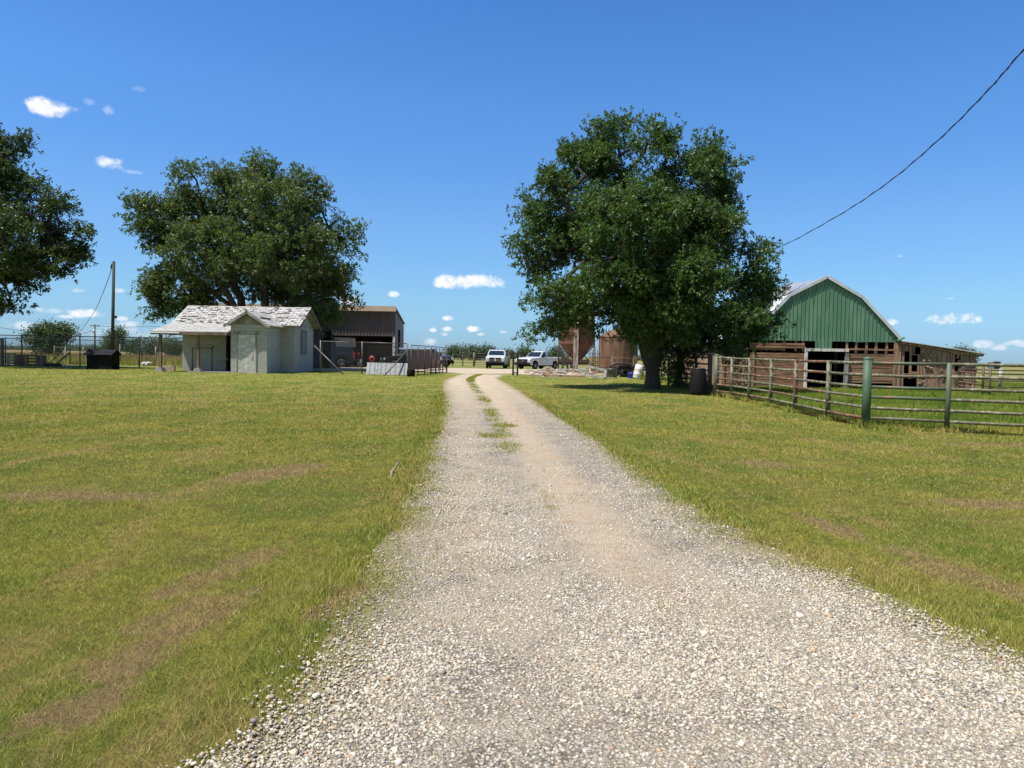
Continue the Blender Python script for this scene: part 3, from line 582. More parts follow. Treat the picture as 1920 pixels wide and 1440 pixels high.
def big_tree(name, label, root, stems, blobs, Yd, natt, nclump, per, leaf, lmat, trunk_r, group=None, step=.55, expo=.5, flare=None, csize=.42):
    T = thing(name, label, 'tree', root, group)
    sh_ = F / Yd * (csize * .75 + leaf * .5); blobs = [(a, b, max(8, c - sh_), max(7, d - sh_), e) for a, b, c, d, e in blobs]
    att = blob_points(blobs, Yd, natt, .35); pos_, par, w_ = grow(np.array(root, float), stems, att, step=step, kill=step * 1.5)
    rad = trunk_r * (w_ / w_.max()) ** expo; rad = np.maximum(rad, .014)
    if flare is not None:
        zz = pos_[:, 2] - root[2]; rad = rad * (1 + flare * np.exp(-np.clip(zz, 0, 9) / .45))
    limbs('trunk', pos_, par, rad, M_BARK, T, n=9)
    lob = np.concatenate([att, blob_points(blobs, Yd, natt // 3, .75)]); lr = rng.uniform(.45, 1.25, len(lob)) * csize * 1.35; wq = lr ** 1.4; pk = rng.choice(len(lob), nclump, p=wq / wq.sum())
    uu = rng.normal(0, 1, (nclump, 3)); uu /= np.linalg.norm(uu, axis=1)[:, None]; cl = lob[pk] + uu * (lr[pk] * rng.random(nclump) ** .4)[:, None] * (1.1, 1.1, .8)
    # every clump hangs on a twig from the nearest branch
    nr = np.zeros(len(cl), int)
    for s_ in range(0, len(cl), 500): nr[s_:s_ + 500] = np.linalg.norm(cl[s_:s_ + 500, None] - pos_[None], axis=2).argmin(1)
    dd = np.linalg.norm(cl - pos_[nr], axis=1); k = dd < 2.6; cl, nr = cl[k], nr[k]
    TP = np.concatenate([pos_[nr], cl]); tpar = np.concatenate([-np.ones(len(cl), int), np.arange(len(cl))]); limbs('twigs', TP, tpar, np.concatenate([np.full(len(cl), .013), np.full(len(cl), .006)]), M_BARK, T, n=3)
    # sub twigs: sprigs of leaves around each clump centre
    ns = 7; sp = np.repeat(cl, ns, 0) + csize * .72 * np.clip(rng.normal(0, 1, (len(cl) * ns, 3)), -1.7, 1.7) * (1, 1, .75); out = sp - np.repeat(cl, ns, 0); out /= np.linalg.norm(out, axis=1)[:, None] + 1e-9
    LP = np.repeat(sp, per, 0) + rng.normal(0, leaf * .35, (len(sp) * per, 3)); LD = np.repeat(out, per, 0); S = leaf * rng.uniform(.6, 1.25, len(LP))
    V = kites(LP, S, LD, flat=.8); tint = np.repeat(np.clip(np.repeat(rng.random(len(sp)), per) * .6 + rng.random(len(LP)) * .4, 0, 1), 4)
    link_np('crown', V, np.arange(len(V)).reshape(-1, 4), lmat, T, attrs={'tint': tint}); return T
# the big tree on the right of the drive
rt = gnd(1223, 729); rt[2] -= .15; YT = float(rt[1])
def pt(px, py, dy=0, Y=None): return at(px, py, (Y or YT) + dy)
RB = [(1185, 285, 112, 80, 0), (1100, 300, 66, 58, 1), (1165, 605, 56, 44, 1.5), (1072, 560, 66, 50, .5), (1080, 370, 92, 92, 0), (1290, 360, 98, 84, 0), (1330, 285, 48, 55, 0), (1015, 390, 52, 62, 0), (1020, 460, 72, 70, 0), (1090, 290, 52, 40, 0), (1165, 440, 130, 100, 2.2), (1180, 430, 120, 90, -2.6), (1290, 480, 92, 84, 0),
      (1345, 400, 60, 70, 1), (1335, 330, 62, 60, .5), (1310, 420, 80, 70, -1.5), (1050, 555, 78, 52, -1), (1030, 608, 56, 36, 0), (1075, 590, 50, 44, 1), (1010, 640, 34, 20, .5), (1360, 640, 80, 36, 1), (1420, 610, 52, 46, 0), (1428, 560, 46, 60, .5), (1390, 610, 60, 60, -1.5), (1410, 498, 54, 64, 0), (1400, 585, 56, 62, .5), (1250, 560, 110, 88, -2.5), (1240, 560, 110, 80, 2.5), (1330, 620, 92, 42, 0), (1120, 585, 62, 46, 1.5), (1200, 620, 50, 44, -2), (1240, 640, 45, 36, 1), (1150, 520, 80, 60, -3.4), (1300, 530, 70, 70, -3.2)]
stemsR = [[pt(1222, 690), pt(1206, 640, .1), pt(1196, 590, .2), pt(1180, 520, .5), pt(1172, 430, .3), pt(1170, 330, .2)], [pt(1222, 690), pt(1210, 640), pt(1160, 560, -.4), pt(1110, 480, -.6), pt(1070, 400, -.8)],
          [pt(1224, 685), pt(1232, 620, -.3), pt(1270, 540, -.8), pt(1310, 450, -1), pt(1330, 370, -1)], [pt(1226, 690), pt(1250, 640, .6), pt(1320, 600, 1.2), pt(1390, 560, 1)], [pt(1224, 680), pt(1215, 610, 1), pt(1195, 520, 2.4), pt(1200, 420, 3)]]
big_tree('shade_tree', 'big dark green shade tree with a thick trunk to the right of the gravel drive', rt, stemsR, RB, YT, 680, 3900, 11, .145, M_LEAFD, .60, flare=.55, csize=.36)
# slimmer second trunk, leaning, just right of it
r2 = gnd(1266, 727); r2[2] -= .1; Y2 = float(r2[1])
B2 = [(1285, 655, 30, 30, 0), (1262, 690, 18, 26, 0), (1300, 630, 34, 24, 0), (1280, 712, 22, 16, 0)]
big_tree('leaning_tree', 'slender leaning tree growing between the big shade tree and the pipe fence', r2, [[at(1276, 690, Y2), at(1272, 655, Y2), at(1285, 600, Y2), at(1310, 560, Y2)]], B2, Y2, 60, 150, 6, .15, M_LEAFD, .17, step=.3, expo=.35)
# tree behind the block house (several stems)
r3 = gnd(478, 692); r3[1] = 57.0; q = at(478, 660, 57); r3 = np.array([q[0], 57.0, float(H(q[0], 57)) - .2]); Y3 = 57.0
T3 = lambda px, py, dy=0: at(px, py, Y3 + dy)
B3 = [(300, 415, 62, 62, 0), (270, 400, 38, 32, 0), (375, 350, 66, 58, 0), (470, 340, 72, 56, 0), (560, 365, 58, 58, 0), (590, 410, 45, 60, 0), (646, 432, 36, 46, 0), (655, 470, 22, 22, 0), (335, 545, 74, 60, 0), (305, 580, 40, 30, 0), (385, 555, 52, 34, 1), (350, 590, 44, 24, 2), (490, 540, 80, 36, 2.5), (430, 528, 60, 34, 3), (565, 550, 60, 36, 3), (400, 470, 90, 70, -3), (450, 440, 100, 80, 3.5), (540, 470, 90, 76, -3.5), (545, 490, 78, 62, 3),
      (610, 520, 50, 58, 0), (575, 590, 72, 40, -1), (630, 560, 40, 46, 0), (640, 520, 36, 40, 0), (510, 525, 55, 32, 3), (500, 380, 80, 60, -3), (600, 600, 40, 30, -1.5), (470, 495, 66, 34, -3), (380, 400, 60, 50, 3)]
stems3 = [[T3(455, 610), T3(430, 570), T3(375, 530, -.6), T3(330, 500, -.8)], [T3(456, 612), T3(452, 560, .5), T3(400, 440, .8), T3(370, 370, 1)], [T3(480, 640), T3(496, 590, .3), T3(497, 520, .8), T3(480, 420, 1), T3(470, 340, 1)],
          [T3(490, 640), T3(530, 590, -.6), T3(570, 520, -1), T3(600, 440, -1)], [T3(480, 645), T3(440, 575, -1), T3(380, 480, -1.5), T3(320, 420, -1.8)], [T3(500, 640), T3(545, 580, 1.5), T3(610, 520, 2), T3(640, 450, 2)]]
big_tree('broad_tree', 'broad grey green many stemmed tree rising behind the white block house', r3, stems3, B3, Y3, 640, 3100, 11, .195, M_LEAFG, .62, csize=.50, step=.8)
# dark tree whose right half reaches in from the left edge
Y4 = 50.0; q = at(-150, 690, Y4); r4 = np.array([q[0], Y4, float(H(q[0], Y4)) - .2]); T4 = lambda px, py, dy=0: at(px, py, Y4 + dy)
B4 = [(-60, 330, 110, 110, 0), (15, 295, 62, 66, 0), (-20, 430, 150, 110, 0), (60, 380, 55, 62, 0), (105, 450, 76, 60, 0), (130, 470, 52, 44, 0), (90, 390, 56, 50, 0), (105, 500, 52, 40, 0), (40, 520, 80, 52, 0), (0, 560, 80, 42, 0), (-100, 560, 120, 60, 0), (-20, 440, 90, 90, -3.5), (20, 580, 60, 24, 0), (-240, 420, 140, 150, 0), (-130, 300, 120, 90, 2), (15, 450, 90, 80, 3)]
stems4 = [[T4(-150, 620), T4(-110, 520), T4(-60, 430), T4(-30, 340)], [T4(-150, 610), T4(-80, 560), T4(20, 510, .5), T4(90, 470, .5)], [T4(-150, 620), T4(-190, 500), T4(-230, 400)], [T4(-150, 615), T4(-60, 580, -1), T4(20, 570, -1)]]
big_tree('maple_tree', 'dark dense tree hanging into the view at its left edge', r4, stems4, B4, Y4, 440, 2500, 11, .195, M_LEAFL, .55, csize=.42, step=.8)
# smaller and farther trees
def small_tree(name, label, px, Yd, blobs, nleaf, leaf, lmat, tr=.14, group=None, pyb=None):
    q = at(px, 660, Yd); z0 = float(H(q[0], Yd)); root = np.array([q[0], Yd, z0 - .1]); T = thing(name, label, 'tree', root, group)
    att = blob_points(blobs, Yd, 45, .3); h = att[:, 2].mean(); st = max(.35, (h - z0) / 9)
    pos_, par, w_ = grow(root, [[(root[0], Yd, z0 + (att[:, 2].min() - z0) * .9)]], att, step=st, kill=st * 1.4, iters=30); rad = np.maximum(tr * (w_ / w_.max()) ** .5, .02)
    limbs('trunk', pos_, par, rad, M_BARK, T, n=5)
    nc = max(20, nleaf // 45); cl = blob_points(blobs, Yd, nc, .45); P = np.repeat(cl, 45, 0) + rng.normal(0, leaf * 1.5, (nc * 45, 3)) * (1, 1, .7); S = leaf * rng.uniform(.6, 1.2, len(P))
    V = kites(P, S, None, .8); link_np('crown', V, np.arange(len(V)).reshape(-1, 4), lmat, T, attrs={'tint': np.repeat(rng.random(len(P)), 4)}); return T
small_tree('field_tree', 'round green tree standing in the field behind the chain link fence at left', 92, 92, [(95, 628, 34, 22, 0), (72, 632, 24, 18, 0), (118, 622, 20, 14, 0), (92, 652, 22, 15, 0)], 9000, .30, M_LEAFF, .22)
small_tree('field_tree', 'tall thin tree seen just behind the bare utility pole', 214, 118, [(216, 640, 18, 16, 0), (222, 625, 12, 12, 0), (204, 648, 14, 10, 0)], 4000, .32, M_LEAFF, .14)
small_tree('field_tree', 'low dark tree between the utility pole and the porch corner', 255, 125, [(254, 650, 16, 13, 0), (262, 642, 8, 7, 0)], 2600, .34, M_LEAFF, .12)
small_tree('field_tree', 'thorny dark tree seen through the left porch bay', 284, 112, [(290, 648, 20, 14, 0), (278, 658, 12, 10, 0)], 3000, .32, M_LEAFF, .12)
small_tree('field_tree', 'dark tree right behind the porch post of the block house', 322, 110, [(320, 647, 20, 14, 0), (330, 655, 14, 12, 0)], 3000, .32, M_LEAFF, .12)
for i, (px, Yd, bl, lb) in enumerate([(866, 210, [(864, 660, 27, 11, 0), (852, 662, 16, 9, 0)], 'leftmost dark tree of the row behind the field gate'),
        (895, 205, [(893, 661, 16, 11, 0), (899, 664, 12, 8, 0)], 'lighter green tree left of the front facing white truck'), (915, 215, [(915, 661, 12, 10, 0)], 'dark tree just left above the front facing white truck'),
        (952, 240, [(951, 664, 9, 6, 0)], 'low tree at the right shoulder of the front facing white truck'), (985, 210, [(984, 661, 9, 8, 0)], 'small round tree left above the angled white truck'),
        (1042, 170, [(1043, 666, 12, 9, 0), (1050, 660, 8, 6, 0)], 'round tree seen between the angled white truck and the rusty hopper silo')]):
    small_tree('row_tree', lb, px, Yd, bl, 2600 if i < 3 else 1500, .55, M_LEAFW, .2)
small_tree('row_tree', 'rounded tree behind the corral left of the old barn', 1318, 140, [(1315, 660, 26, 14, 0), (1330, 655, 16, 12, 0), (1292, 664, 18, 10, 0)], 4500, .42, M_LEAFF, .2)
small_tree('row_tree', 'tree top showing over the lean-to roof of the barn', 1808, 130, [(1806, 664, 24, 11, 0), (1812, 674, 18, 10, 0)], 4500, .36, M_LEAFF, .2)
# far woods along the horizon
def woods(x0, x1, Yd, h0, h1, n, label, hz=None):
    P = []
    for _ in range(n):
        px = rng.uniform(x0, x1); q = at(px, 660, Yd + rng.uniform(-15, 25)); hh = (h0 + (h1 - h0) * float(vnoise(px, 3.1, .045, 5))) * rng.uniform(.2, 1); P.append((q[0], q[1], hh))
    P = np.array(P); P = np.repeat(P, 22, 0) + rng.normal(0, 1.0, (n * 22, 3)) * (1.4, 1.4, .7); P[:, 2] = np.clip(P[:, 2], .1, 99); V = kites(P, .95 * rng.uniform(.6, 1.3, len(P)), None, .8)
    tag(link_np('far_woods', V, np.arange(len(V)).reshape(-1, 4), M_LEAFW, attrs={'tint': np.repeat(rng.random(len(P)), 4)}, origin=False), label, 'woods', kind='stuff')
woods(-60, 360, 420, 1.2, 3.6, 1100, 'low dark wood along the horizon at the left')
woods(836, 1060, 330, .8, 3.2, 500, 'hazy low wood along the horizon behind the trucks')
woods(1180, 1400, 420, 1.0, 3.5, 420, 'low wood along the horizon behind the corral')
# field scrub at left
def scrub(n, x0, x1, Y0, Y1_, label, s=.22):
    px = rng.uniform(x0, x1, n); Yd = rng.uniform(Y0, Y1_, n); xx = (px - 960) / F * Yd; P = np.stack([xx, Yd, H(xx, Yd) + .1], 1); P = np.repeat(P, 60, 0) + rng.normal(0, .30, (n * 60, 3)) * (1.4, 1.4, .6); P[:, 2] = np.maximum(P[:, 2], .05)
    V = kites(P, s * rng.uniform(.5, 1.2, len(P)), None, .4); tag(link_np('scrub', V, np.arange(len(V)).reshape(-1, 4), M_LEAFF, attrs={'tint': np.repeat(rng.random(len(P)), 4)}, origin=False), label, 'weeds', kind='stuff')
scrub(70, -10, 330, 68, 92, 'low green scrub in the field behind the dog run')
# ================================================================== WHITE BLOCK HOUSE
hz = 0.30; house = thing('block_house', 'small pale block house with curled white shingle roof and open side porch', 'house', (-17.4, 47.0, hz))
g0 = hz - .15
m = MB(); m.bb(-20.9, -18.15, 47.3, 47.5, g0, 3.02); m.bb(-17.45, -13.8, 47.3, 47.5, g0, 3.30); m.bb(-18.15, -17.45, 47.3, 47.5, 2.55, 3.02)
m.bb(-20.9, -20.7, 47.5, 51.7, g0, 3.28); m.bb(-14.0, -13.8, 47.5, 51.7, g0, 3.25); m.bb(-20.7, -14.0, 51.5, 51.7, g0, 3.25)
m.prism([(47.32, 3.25), (51.68, 3.25), (49.5, 4.36)], 'x', -13.99, -13.82); m.prism([(47.32, 3.25), (51.68, 3.25), (49.5, 4.36)], 'x', -20.88, -20.72)
m.build('wall', M_BLOCK, house)
m = MB(); m.bb(-18.2, -17.45, 48.6, 48.7, g0, 2.5); m.build('doorway_dark_sheet', M_BLACK, house)  # black sheet stands in for the shade inside the porch doorway
# entry bump
bx0, bx1, by = -16.82, -14.66, 44.6
m = MB(); m.bb(bx0, bx0 + .2, by, 47.3, g0, 3.22); m.bb(bx1 - .2, bx1, by, 47.3, g0, 3.22); dxa, dxb = at(445, 660, by)[0], at(480, 660, by)[0]
m.bb(bx0 + .2, dxa, by, by + .2, g0, 3.22); m.bb(dxb, bx1 - .2, by, by + .2, g0, 3.22); m.bb(dxa, dxb, by, by + .2, 2.62, 3.22); m.build('entry_wall', M_BLOCK, house)
cxm = (bx0 + bx1) / 2
m = MB()
for k in range(5):
    za, zb = 3.24 + k * .15, 3.24 + (k + 1) * .15 - .012; wa = 1.02 * (1 - (za - 3.24) / .80); 
    if wa > .05: m.prism([(cxm - wa, za), (cxm + wa, za), (cxm + max(0.02, wa - .15), zb), (cxm - max(.02, wa - .15), zb)], 'y', by - .03, by + .1)
m.build('gable_boards', M_GREYWOOD, house)
d = MB(); d.bb(dxa + .04, dxb - .04, by - .035, by + .05, hz - .02, 2.60); do = d.build('door', pm('scuffed_door_sheet', (.46, .45, .42), (.36, .35, .33), 9, .6, .2, 20, c3=(.56, .55, .52), s3=5), house)
d = MB(); d.bb(dxa - .03, dxa + .037, by - .05, by + .06, g0, 2.6); d.bb(dxb - .037, dxb + .03, by - .05, by + .06, g0, 2.6); d.build('door_frame', M_GREYWOOD, do)
d = MB(); d.bb(dxb - .28, dxb - .18, by - .06, by - .033, 1.15, 1.55); d.build('hasp', M_TRIM, do)
d = MB(); d.bb(dxa - .22, dxb + .18, by - .06, by - .005, 2.62, 2.78); d.build('lintel', M_GREYWOOD, house)
# roofs
rz, ry = 4.56, 49.5; ez, ey = 3.27, 46.92; pz, py_ = 2.72, 44.35
m = MB(); m.slab([(-21.5, ry, rz), (-13.35, ry, rz), (-13.35, ey, ez), (-21.5, ey, ez)], .07); m.slab([(-21.5, ey, ez), (-16.9, ey, ez), (-16.9, py_, pz), (-21.5, py_, pz)], .07)
m.slab([(-21.5, ry, rz), (-13.35, ry, rz), (-13.35, 52.1, ez), (-21.5, 52.1, ez)], .07); rf = m.build('roof', M_SHX, house)
# curled shingle tabs standing proud
m = MB()
for k in range(150):
    x = rng.uniform(-21.4, -13.5); row = rng.integers(0, 17); s_ = row * .168
    if s_ < 2.85: y = ry - s_ * .897; z = rz - s_ * .449
    else:
        u = s_ - 2.85; y = ey - u * .978; z = ez - u * .21
        if x > -17.2: continue
    L = rng.uniform(.15, .34); m.slab([(x, y, z + .012), (x + L, y, z + .012), (x + L, y - .13, z - .045 + rng.uniform(.01, .05)), (x, y - .13, z - .045 + rng.uniform(.01, .06))], .012)
m.build('curled_shingles', M_SHX, rf)
# entry roof
a0 = 4.02; e0 = 3.16; hw = 1.34; yf = 44.20
m = MB(); m.slab([(cxm, yf, a0), (cxm, 48.5, a0), (cxm - hw, 46.9, e0 + .02), (cxm - hw, yf, e0)], .06); m.slab([(cxm, yf, a0 + .001), (cxm, 48.5, a0 + .001), (cxm + hw, 46.95, e0), (cxm + hw, yf, e0)], .06); er = m.build('entry_roof', M_SHY, house)
m = MB(); m.bar((cxm, yf - .02, a0 - .10), (cxm - hw - .02, yf - .02, e0 - .10), .04, .15); m.bar((cxm, yf - .02, a0 - .10), (cxm + hw + .02, yf - .02, e0 - .10), .04, .15); m.build('rake_board', M_GREYWOOD, er)
m = MB(); m.bb(cxm + .62, cxm + .68, 44.7, 46.6, 3.62, 3.66); m.build('lifted_strip', M_REDP, er)
m = MB(); m.bb(-21.48, -16.95, py_ - .03, py_ + .03, pz - .2, pz - .06); m.bb(-21.5, -19.9, py_ - .05, py_ - .032, pz - .15, pz - .05); m.build('fascia', M_DARKWOOD, house)
m = MB(); m.bb(-21.52, -19.75, py_ - .075, py_ - .053, pz - .12, pz - .03); m.build('fascia_trim', M_WHITE, house)
m = MB(); m.bar((-13.36, ey - .02, ez - .13), (-13.36, ry, rz - .13), .04, .16); m.bar((-13.36, 52.12, ez - .13), (-13.36, ry, rz - .13), .04, .16); m.build('gable_trim', M_DARKWOOD, house)
for k in range(7):
    x = -14.3 + k * .15
m = MB()
for k in range(9): m.bb(-21.3 + k * .55, -21.22 + k * .55, py_ + .04, 47.2, pz - .18, pz - .09)
m.build('rafters', M_DARKWOOD, house)
for px in (300.5, 371.5):
    q = gnd(px, 695.5); x = at(px, 660, 44.55)[0]
    m = MB(); m.bb(x - .075, x + .075, 44.5, 44.65, hz + .2, pz - .2); pp = m.build('porch_post', M_DARKWOOD, house)
    m = MB(); m.prism([(x - .27, hz - .05), (x + .27, hz - .05), (x + .14, hz + .24), (x - .14, hz + .24)], 'y', 44.32, 44.82); m.build('footing', M_CONC, pp)
m = MB(); m.bb(-19.4, -16.85, 44.5, 47.3, hz - .1, hz + .06); m.build('porch_slab', M_CONC, house)
m = MB(); m.bb(-21.9, -20.92, 46.2, 46.4, hz - .1, hz + .34); m.build('low_wall', pm('tan_rubble', (.40, .33, .27), (.30, .22, .18), 6, .9), house)
m = MB(); hx0, hx1 = at(360.5, 660, 46.9)[0], at(397.5, 660, 46.9)[0]; m.tube([(hx0, 46.9, hz), (hx0, 46.9, hz + 1.45), (hx1, 46.9, hz + 1.45), (hx1, 46.9, hz)], .035, 6); m.tube([(hx1, 46.9, hz + 1.45), (hx1 + .1, 46.9, hz + 1.58)], .035, 6)
tag(m.build('pipe_hoop', M_DKPIPE), 'black pipe hoop standing under the porch of the block house', 'pipe frame')
m = MB(); a = at(402, 694, 46.8); b = at(428, 672, 46.9); m.bar(a, b, .10, .05)
tag(m.build('leaning_plank', M_GREYWOOD), 'grey plank leaning in the dark porch doorway of the block house', 'plank')
# boarded window on the end wall
m = MB(); m.bb(-13.82, -13.76, 48.75, 49.75, 1.55, 2.95); wi = m.build('window', M_BOARD, house); m = MB(); m.bb(-13.84, -13.73, 48.66, 48.75, 1.47, 3.03); m.bb(-13.84, -13.73, 49.75, 49.8, 1.47, 3.03); m.bb(-13.84, -13.73, 48.75, 49.75, 1.47, 1.55); m.bb(-13.84, -13.73, 48.75, 49.75, 2.95, 3.03); m.build('frame', M_DARKWOOD, wi)
m = MB(); m.bb(-13.81, -13.78, 47.34, 51.6, 3.27, 3.31); m.bb(-13.81, -13.78, 49.0, 49.05, 3.31, 4.0); m.build('gable_batten', M_GREYWOOD, house)

# ================================================================== ARCHED SHED (dark) behind the house
ys_ = 60.0; xa, xb = at(571, 660, ys_)[0], at(628.5, 660, ys_)[0]; zc = float(H(xa, ys_)); hgt = at(611, 607, ys_)[2] - zc; xm = (xa + xb) / 2; hwid = (xb - xa) / 2
sh = thing('arched_shed', 'dark blue grey arched metal shed with an open doorway between block house and brown shed', 'shed', (xm, ys_, zc))
def arch(hw_, h_, n=14):
    P = [(-hw_, 0)]
    for k in range(n + 1):
        a = math.pi * (1 - k / n); P.append((math.cos(a) * hw_, h_ * .42 + math.sin(a) * h_ * .58))
    P.append((hw_, 0)); return P
oa = arch(hwid, hgt); m = MB(); V = []; Fc = []
for j, y in enumerate((0, 6.0)):
    V += [(xm + a, ys_ + y, zc + b) for a, b in oa]
nn = len(oa)
for i in range(nn - 1): Fc.append((i, i + 1, nn + i + 1, nn + i))
m.add(V, Fc, True)
for k in range(12): 
    y = ys_ + k * .5
    m.tube([(xm + a * 1.01, y, zc + b * 1.005) for a, b in oa], .03, 4, caps=False)
m.build('arched_roof', M_QUON, sh)
dx0, dx1 = at(605.3, 660, ys_)[0], at(619.5, 660, ys_)[0]; dz = at(612, 621, ys_)[2]
def zarch(x): return zc + float(np.interp(x - xm, [a for a, b in oa], [b for a, b in oa]))
m = MB()
xx = np.arange(xa + .02, xb - .02, .11)
for i, x in enumerate(xx):
    x1_ = min(x + .105, xb - .01); zt = min(zarch(x), zarch(x1_)) - .02; zb_ = dz if (x1_ > dx0 and x < dx1) else zc
    if zt > zb_ + .02: m.bb(x, x1_, ys_ + .02 + (i % 2) * .018, ys_ + .06 + (i % 2) * .018, zb_, zt)
m.build('front_wall', M_QUON, sh)
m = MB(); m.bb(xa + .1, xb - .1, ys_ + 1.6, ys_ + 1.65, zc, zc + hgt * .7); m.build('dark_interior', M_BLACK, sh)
m = MB(); m.bb(dx0 - .1, dx0 - .02, ys_ - .03, ys_ + .02, zc, dz + .02); m.bb(dx1 + .02, dx1 + .1, ys_ - .03, ys_ + .02, zc, dz + .02); m.build('door_frame', M_QUON, sh); sh.rotation_euler.z = R(20)

# ================================================================== BROWN OPEN METAL SHED
by0, by1 = 68.0, 73.2; X1 = at(741, 660, by0)[0]; X0 = X1 - 17.2; gz = float(H(X1, by0)); zt = at(741, 584, by0)[2]; zo = at(700, 630, by0)[2]; zf = at(741, 574, by0 - .4)[2]
zbk = at(754.3, 609, by1)[2]
bs = thing('open_metal_shed', 'brown ribbed metal shed with a wide open front and tan roof edge', 'shed', ((X0 + X1) / 2, by0, gz))
m = MB(); m.bb(X0, X1, by0, by0 + .05, zo, zt)
x = X0 + .1
while x < X1 - .05: m.bb(x, x + .07, by0 - .045, by0 - .002, zo + .01, zt - .01); x += .3
m.build('front_panel', M_BROWNM, bs)
side = MB(); yw0, yw1 = by0 + 1.6, by0 + 3.0
def zr(y): return zt + (zbk - zt) * (y - by0) / (by1 - by0)
for (a, b, lo_) in ((by0 + .05, yw0, gz - .1), (yw1, by1, gz - .1), (yw0, yw1, zr(yw1) - 1.0)): side.prism([(a, lo_), (b, lo_), (b, zr(b) - .06), (a, zr(a) - .06)], 'x', X1 - .05, X1)
side.build('end_wall', M_BROWNM, bs)
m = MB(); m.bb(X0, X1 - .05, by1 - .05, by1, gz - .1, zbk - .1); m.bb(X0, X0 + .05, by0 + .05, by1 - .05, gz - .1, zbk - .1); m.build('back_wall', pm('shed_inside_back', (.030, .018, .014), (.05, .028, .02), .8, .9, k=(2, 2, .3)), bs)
m = MB(); m.slab([(X0 - .15, by0 - .35, zt + .32), (X1 + .12, by0 - .35, zt + .32), (X1 + .12, by1 + .1, zbk + .1), (X0 - .15, by1 + .1, zbk + .1)], .06); m.build('roof', M_BROWNM, bs)
m = MB(); m.slab([(X0 - .15, by0 - .42, zt - .02), (X1 + .1, by0 - .42, zt - .02), (X1 + .1, by0 - .36, zf), (X0 - .15, by0 - .36, zf)], .03); m.build('roof_edge', M_TANM, bs)
for k, px in enumerate((737.5,)):
    x = at(px, 660, by0)[0]; m = MB(); m.bb(x - .10, x + .04, by0 + .06, by0 + .2, gz - .1, zo + .0); m.build('post', M_GREYWOOD, bs)
m = MB(); x = at(738.6, 660, by0)[0]; m.bb(x - .06, x + .08, by0 - .02, by0 + .04, gz, zo - .05); m.build('white_jamb', M_PEELW, bs)
m = MB(); x = X0 + 8.6; m.bb(x, x + .14, by0 + .06, by0 + .2, gz - .1, zo); m.build('post', M_GREYWOOD, bs)
m = MB(); m.bb(-19.5, -10.4, 65.4, by0 + .2, gz - .1, gz + .05); tag(m.build('concrete_slab', M_YARD), kind='structure')
# things inside it
q = at(666, 645, 69.6); m = MB(); m.bb(q[0] - 2.9, q[0] - .3, 68.25, 69.4, gz + 1.35, gz + 2.75); cp = thing('camper_shell', 'cream coloured camper shell stored behind the dark suv inside the shed', 'camper', (q[0] - 1.6, 69.6, gz))
m.build('body', M_CLIN, cp, bevel=.08); m = MB(); m.bb(q[0] - 2.6, q[0] - 2.2, 68.22, 68.25, gz + 2.35, gz + 2.5); m.bb(q[0] - 1.9, q[0] - 1.1, 68.22, 68.25, gz + 2.33, gz + 2.5); m.build('vent', M_PLBLK, cp)
m = MB(); m.bb(q[0] - 2.7, q[0] - .5, 68.5, 69.3, gz + .05, gz + 1.35); m.build('stand', M_BLACK, cp); m = MB(); m.bb(q[0] - .28, q[0] + .1, 68.4, 69.3, gz + 1.1, gz + 2.7); m.build('side_panel', M_TRIM, cp)
q = at(714, 648, 71.5); m = MB(); m.bb(q[0] - 1.3, q[0] + 1.2, 71.4, 71.6, gz + 1.1, gz + 2.1); tag(m.build('wood_panel', pm('reddish_plywood', (.10, .04, .025), (.07, .03, .02), 3)), 'dull red wooden panel hung at the back inside the brown shed', 'panel')
q = at(698, 672, 64.5); rl = thing('hose_reel', 'round red hose reel standing behind the sheet metal panel', 'reel', (q[0], 64.5, gz)); ax = Matrix.Rotation(math.pi / 2, 3, 'X')
m = MB(); m.lathe((q[0], 64.5, gz + .85), [(0, -.1), (.14, -.1), (.14, .1), (0, .1)], 20, ax=ax); m.build('drum', M_REDP, rl)
m = MB(); m.lathe((q[0], 64.36, gz + .85), [(.1, -.02), (.27, -.02), (.27, .02), (.1, .02)], 24, ax=ax); m.build('flange', M_REDP, rl); m = MB(); m.bar((q[0] - .35, 64.5, gz), (q[0], 64.5, gz + .85), .05); m.bar((q[0] + .35, 64.5, gz), (q[0], 64.5, gz + .85), .05); m.build('stand', M_DKPIPE, rl)

# ================================================================== BARN
BY = 41.0; m_ = BY / F
def bp(px, py, y=BY): q = at(px, py, y); return (float(q[0]), float(q[2]))
ap = bp(1550, 520.6); rb = bp(1615.7, 559); re = bp(1688.8, 638.8); lb_ = bp(1478.8, 556); xc = ap[0]
le = (2 * xc - re[0], re[1]); lb_ = (lb_[0], lb_[1]); zg = bp(1560, 640)[1]; bz = 0.0
barn = thing('old_barn', 'old brown board barn with green metal gambrel gable and patchy metal roof', 'barn', (xc, BY, 0))
out = [(le[0] + .1, zg), le, lb_, ap, rb, re, (re[0] - .1, zg)]
gab = MB(); gab.prism([(le[0] + .05, zg), (re[0] - .05, zg), (re[0] - .05, re[1] - .02), rb, ap, lb_, (le[0] + .05, le[1] - .02)], 'y', BY - .02, BY + .03)
def zroof(x): return float(np.interp(x, [le[0], lb_[0], ap[0], rb[0], re[0]], [le[1], lb_[1], ap[1], rb[1], re[1]]))
x = le[0] + .15
while x < re[0] - .1:
    zz = min(zroof(x), zroof(x + .035)) - .05
    if zz > zg: gab.bb(x, x + .035, BY - .05, BY - .019, zg + .002, zz)
    x += .218
gab.build('gable_panel', M_GREEN, barn)
tx0, tx1 = bp(1528, 650)[0], bp(1559, 650)[0]; tz = bp(1540, 656.5)[1]
m = MB(); m.bb(tx0, tx1, BY - .06, BY - .025, tz, zg - .003)
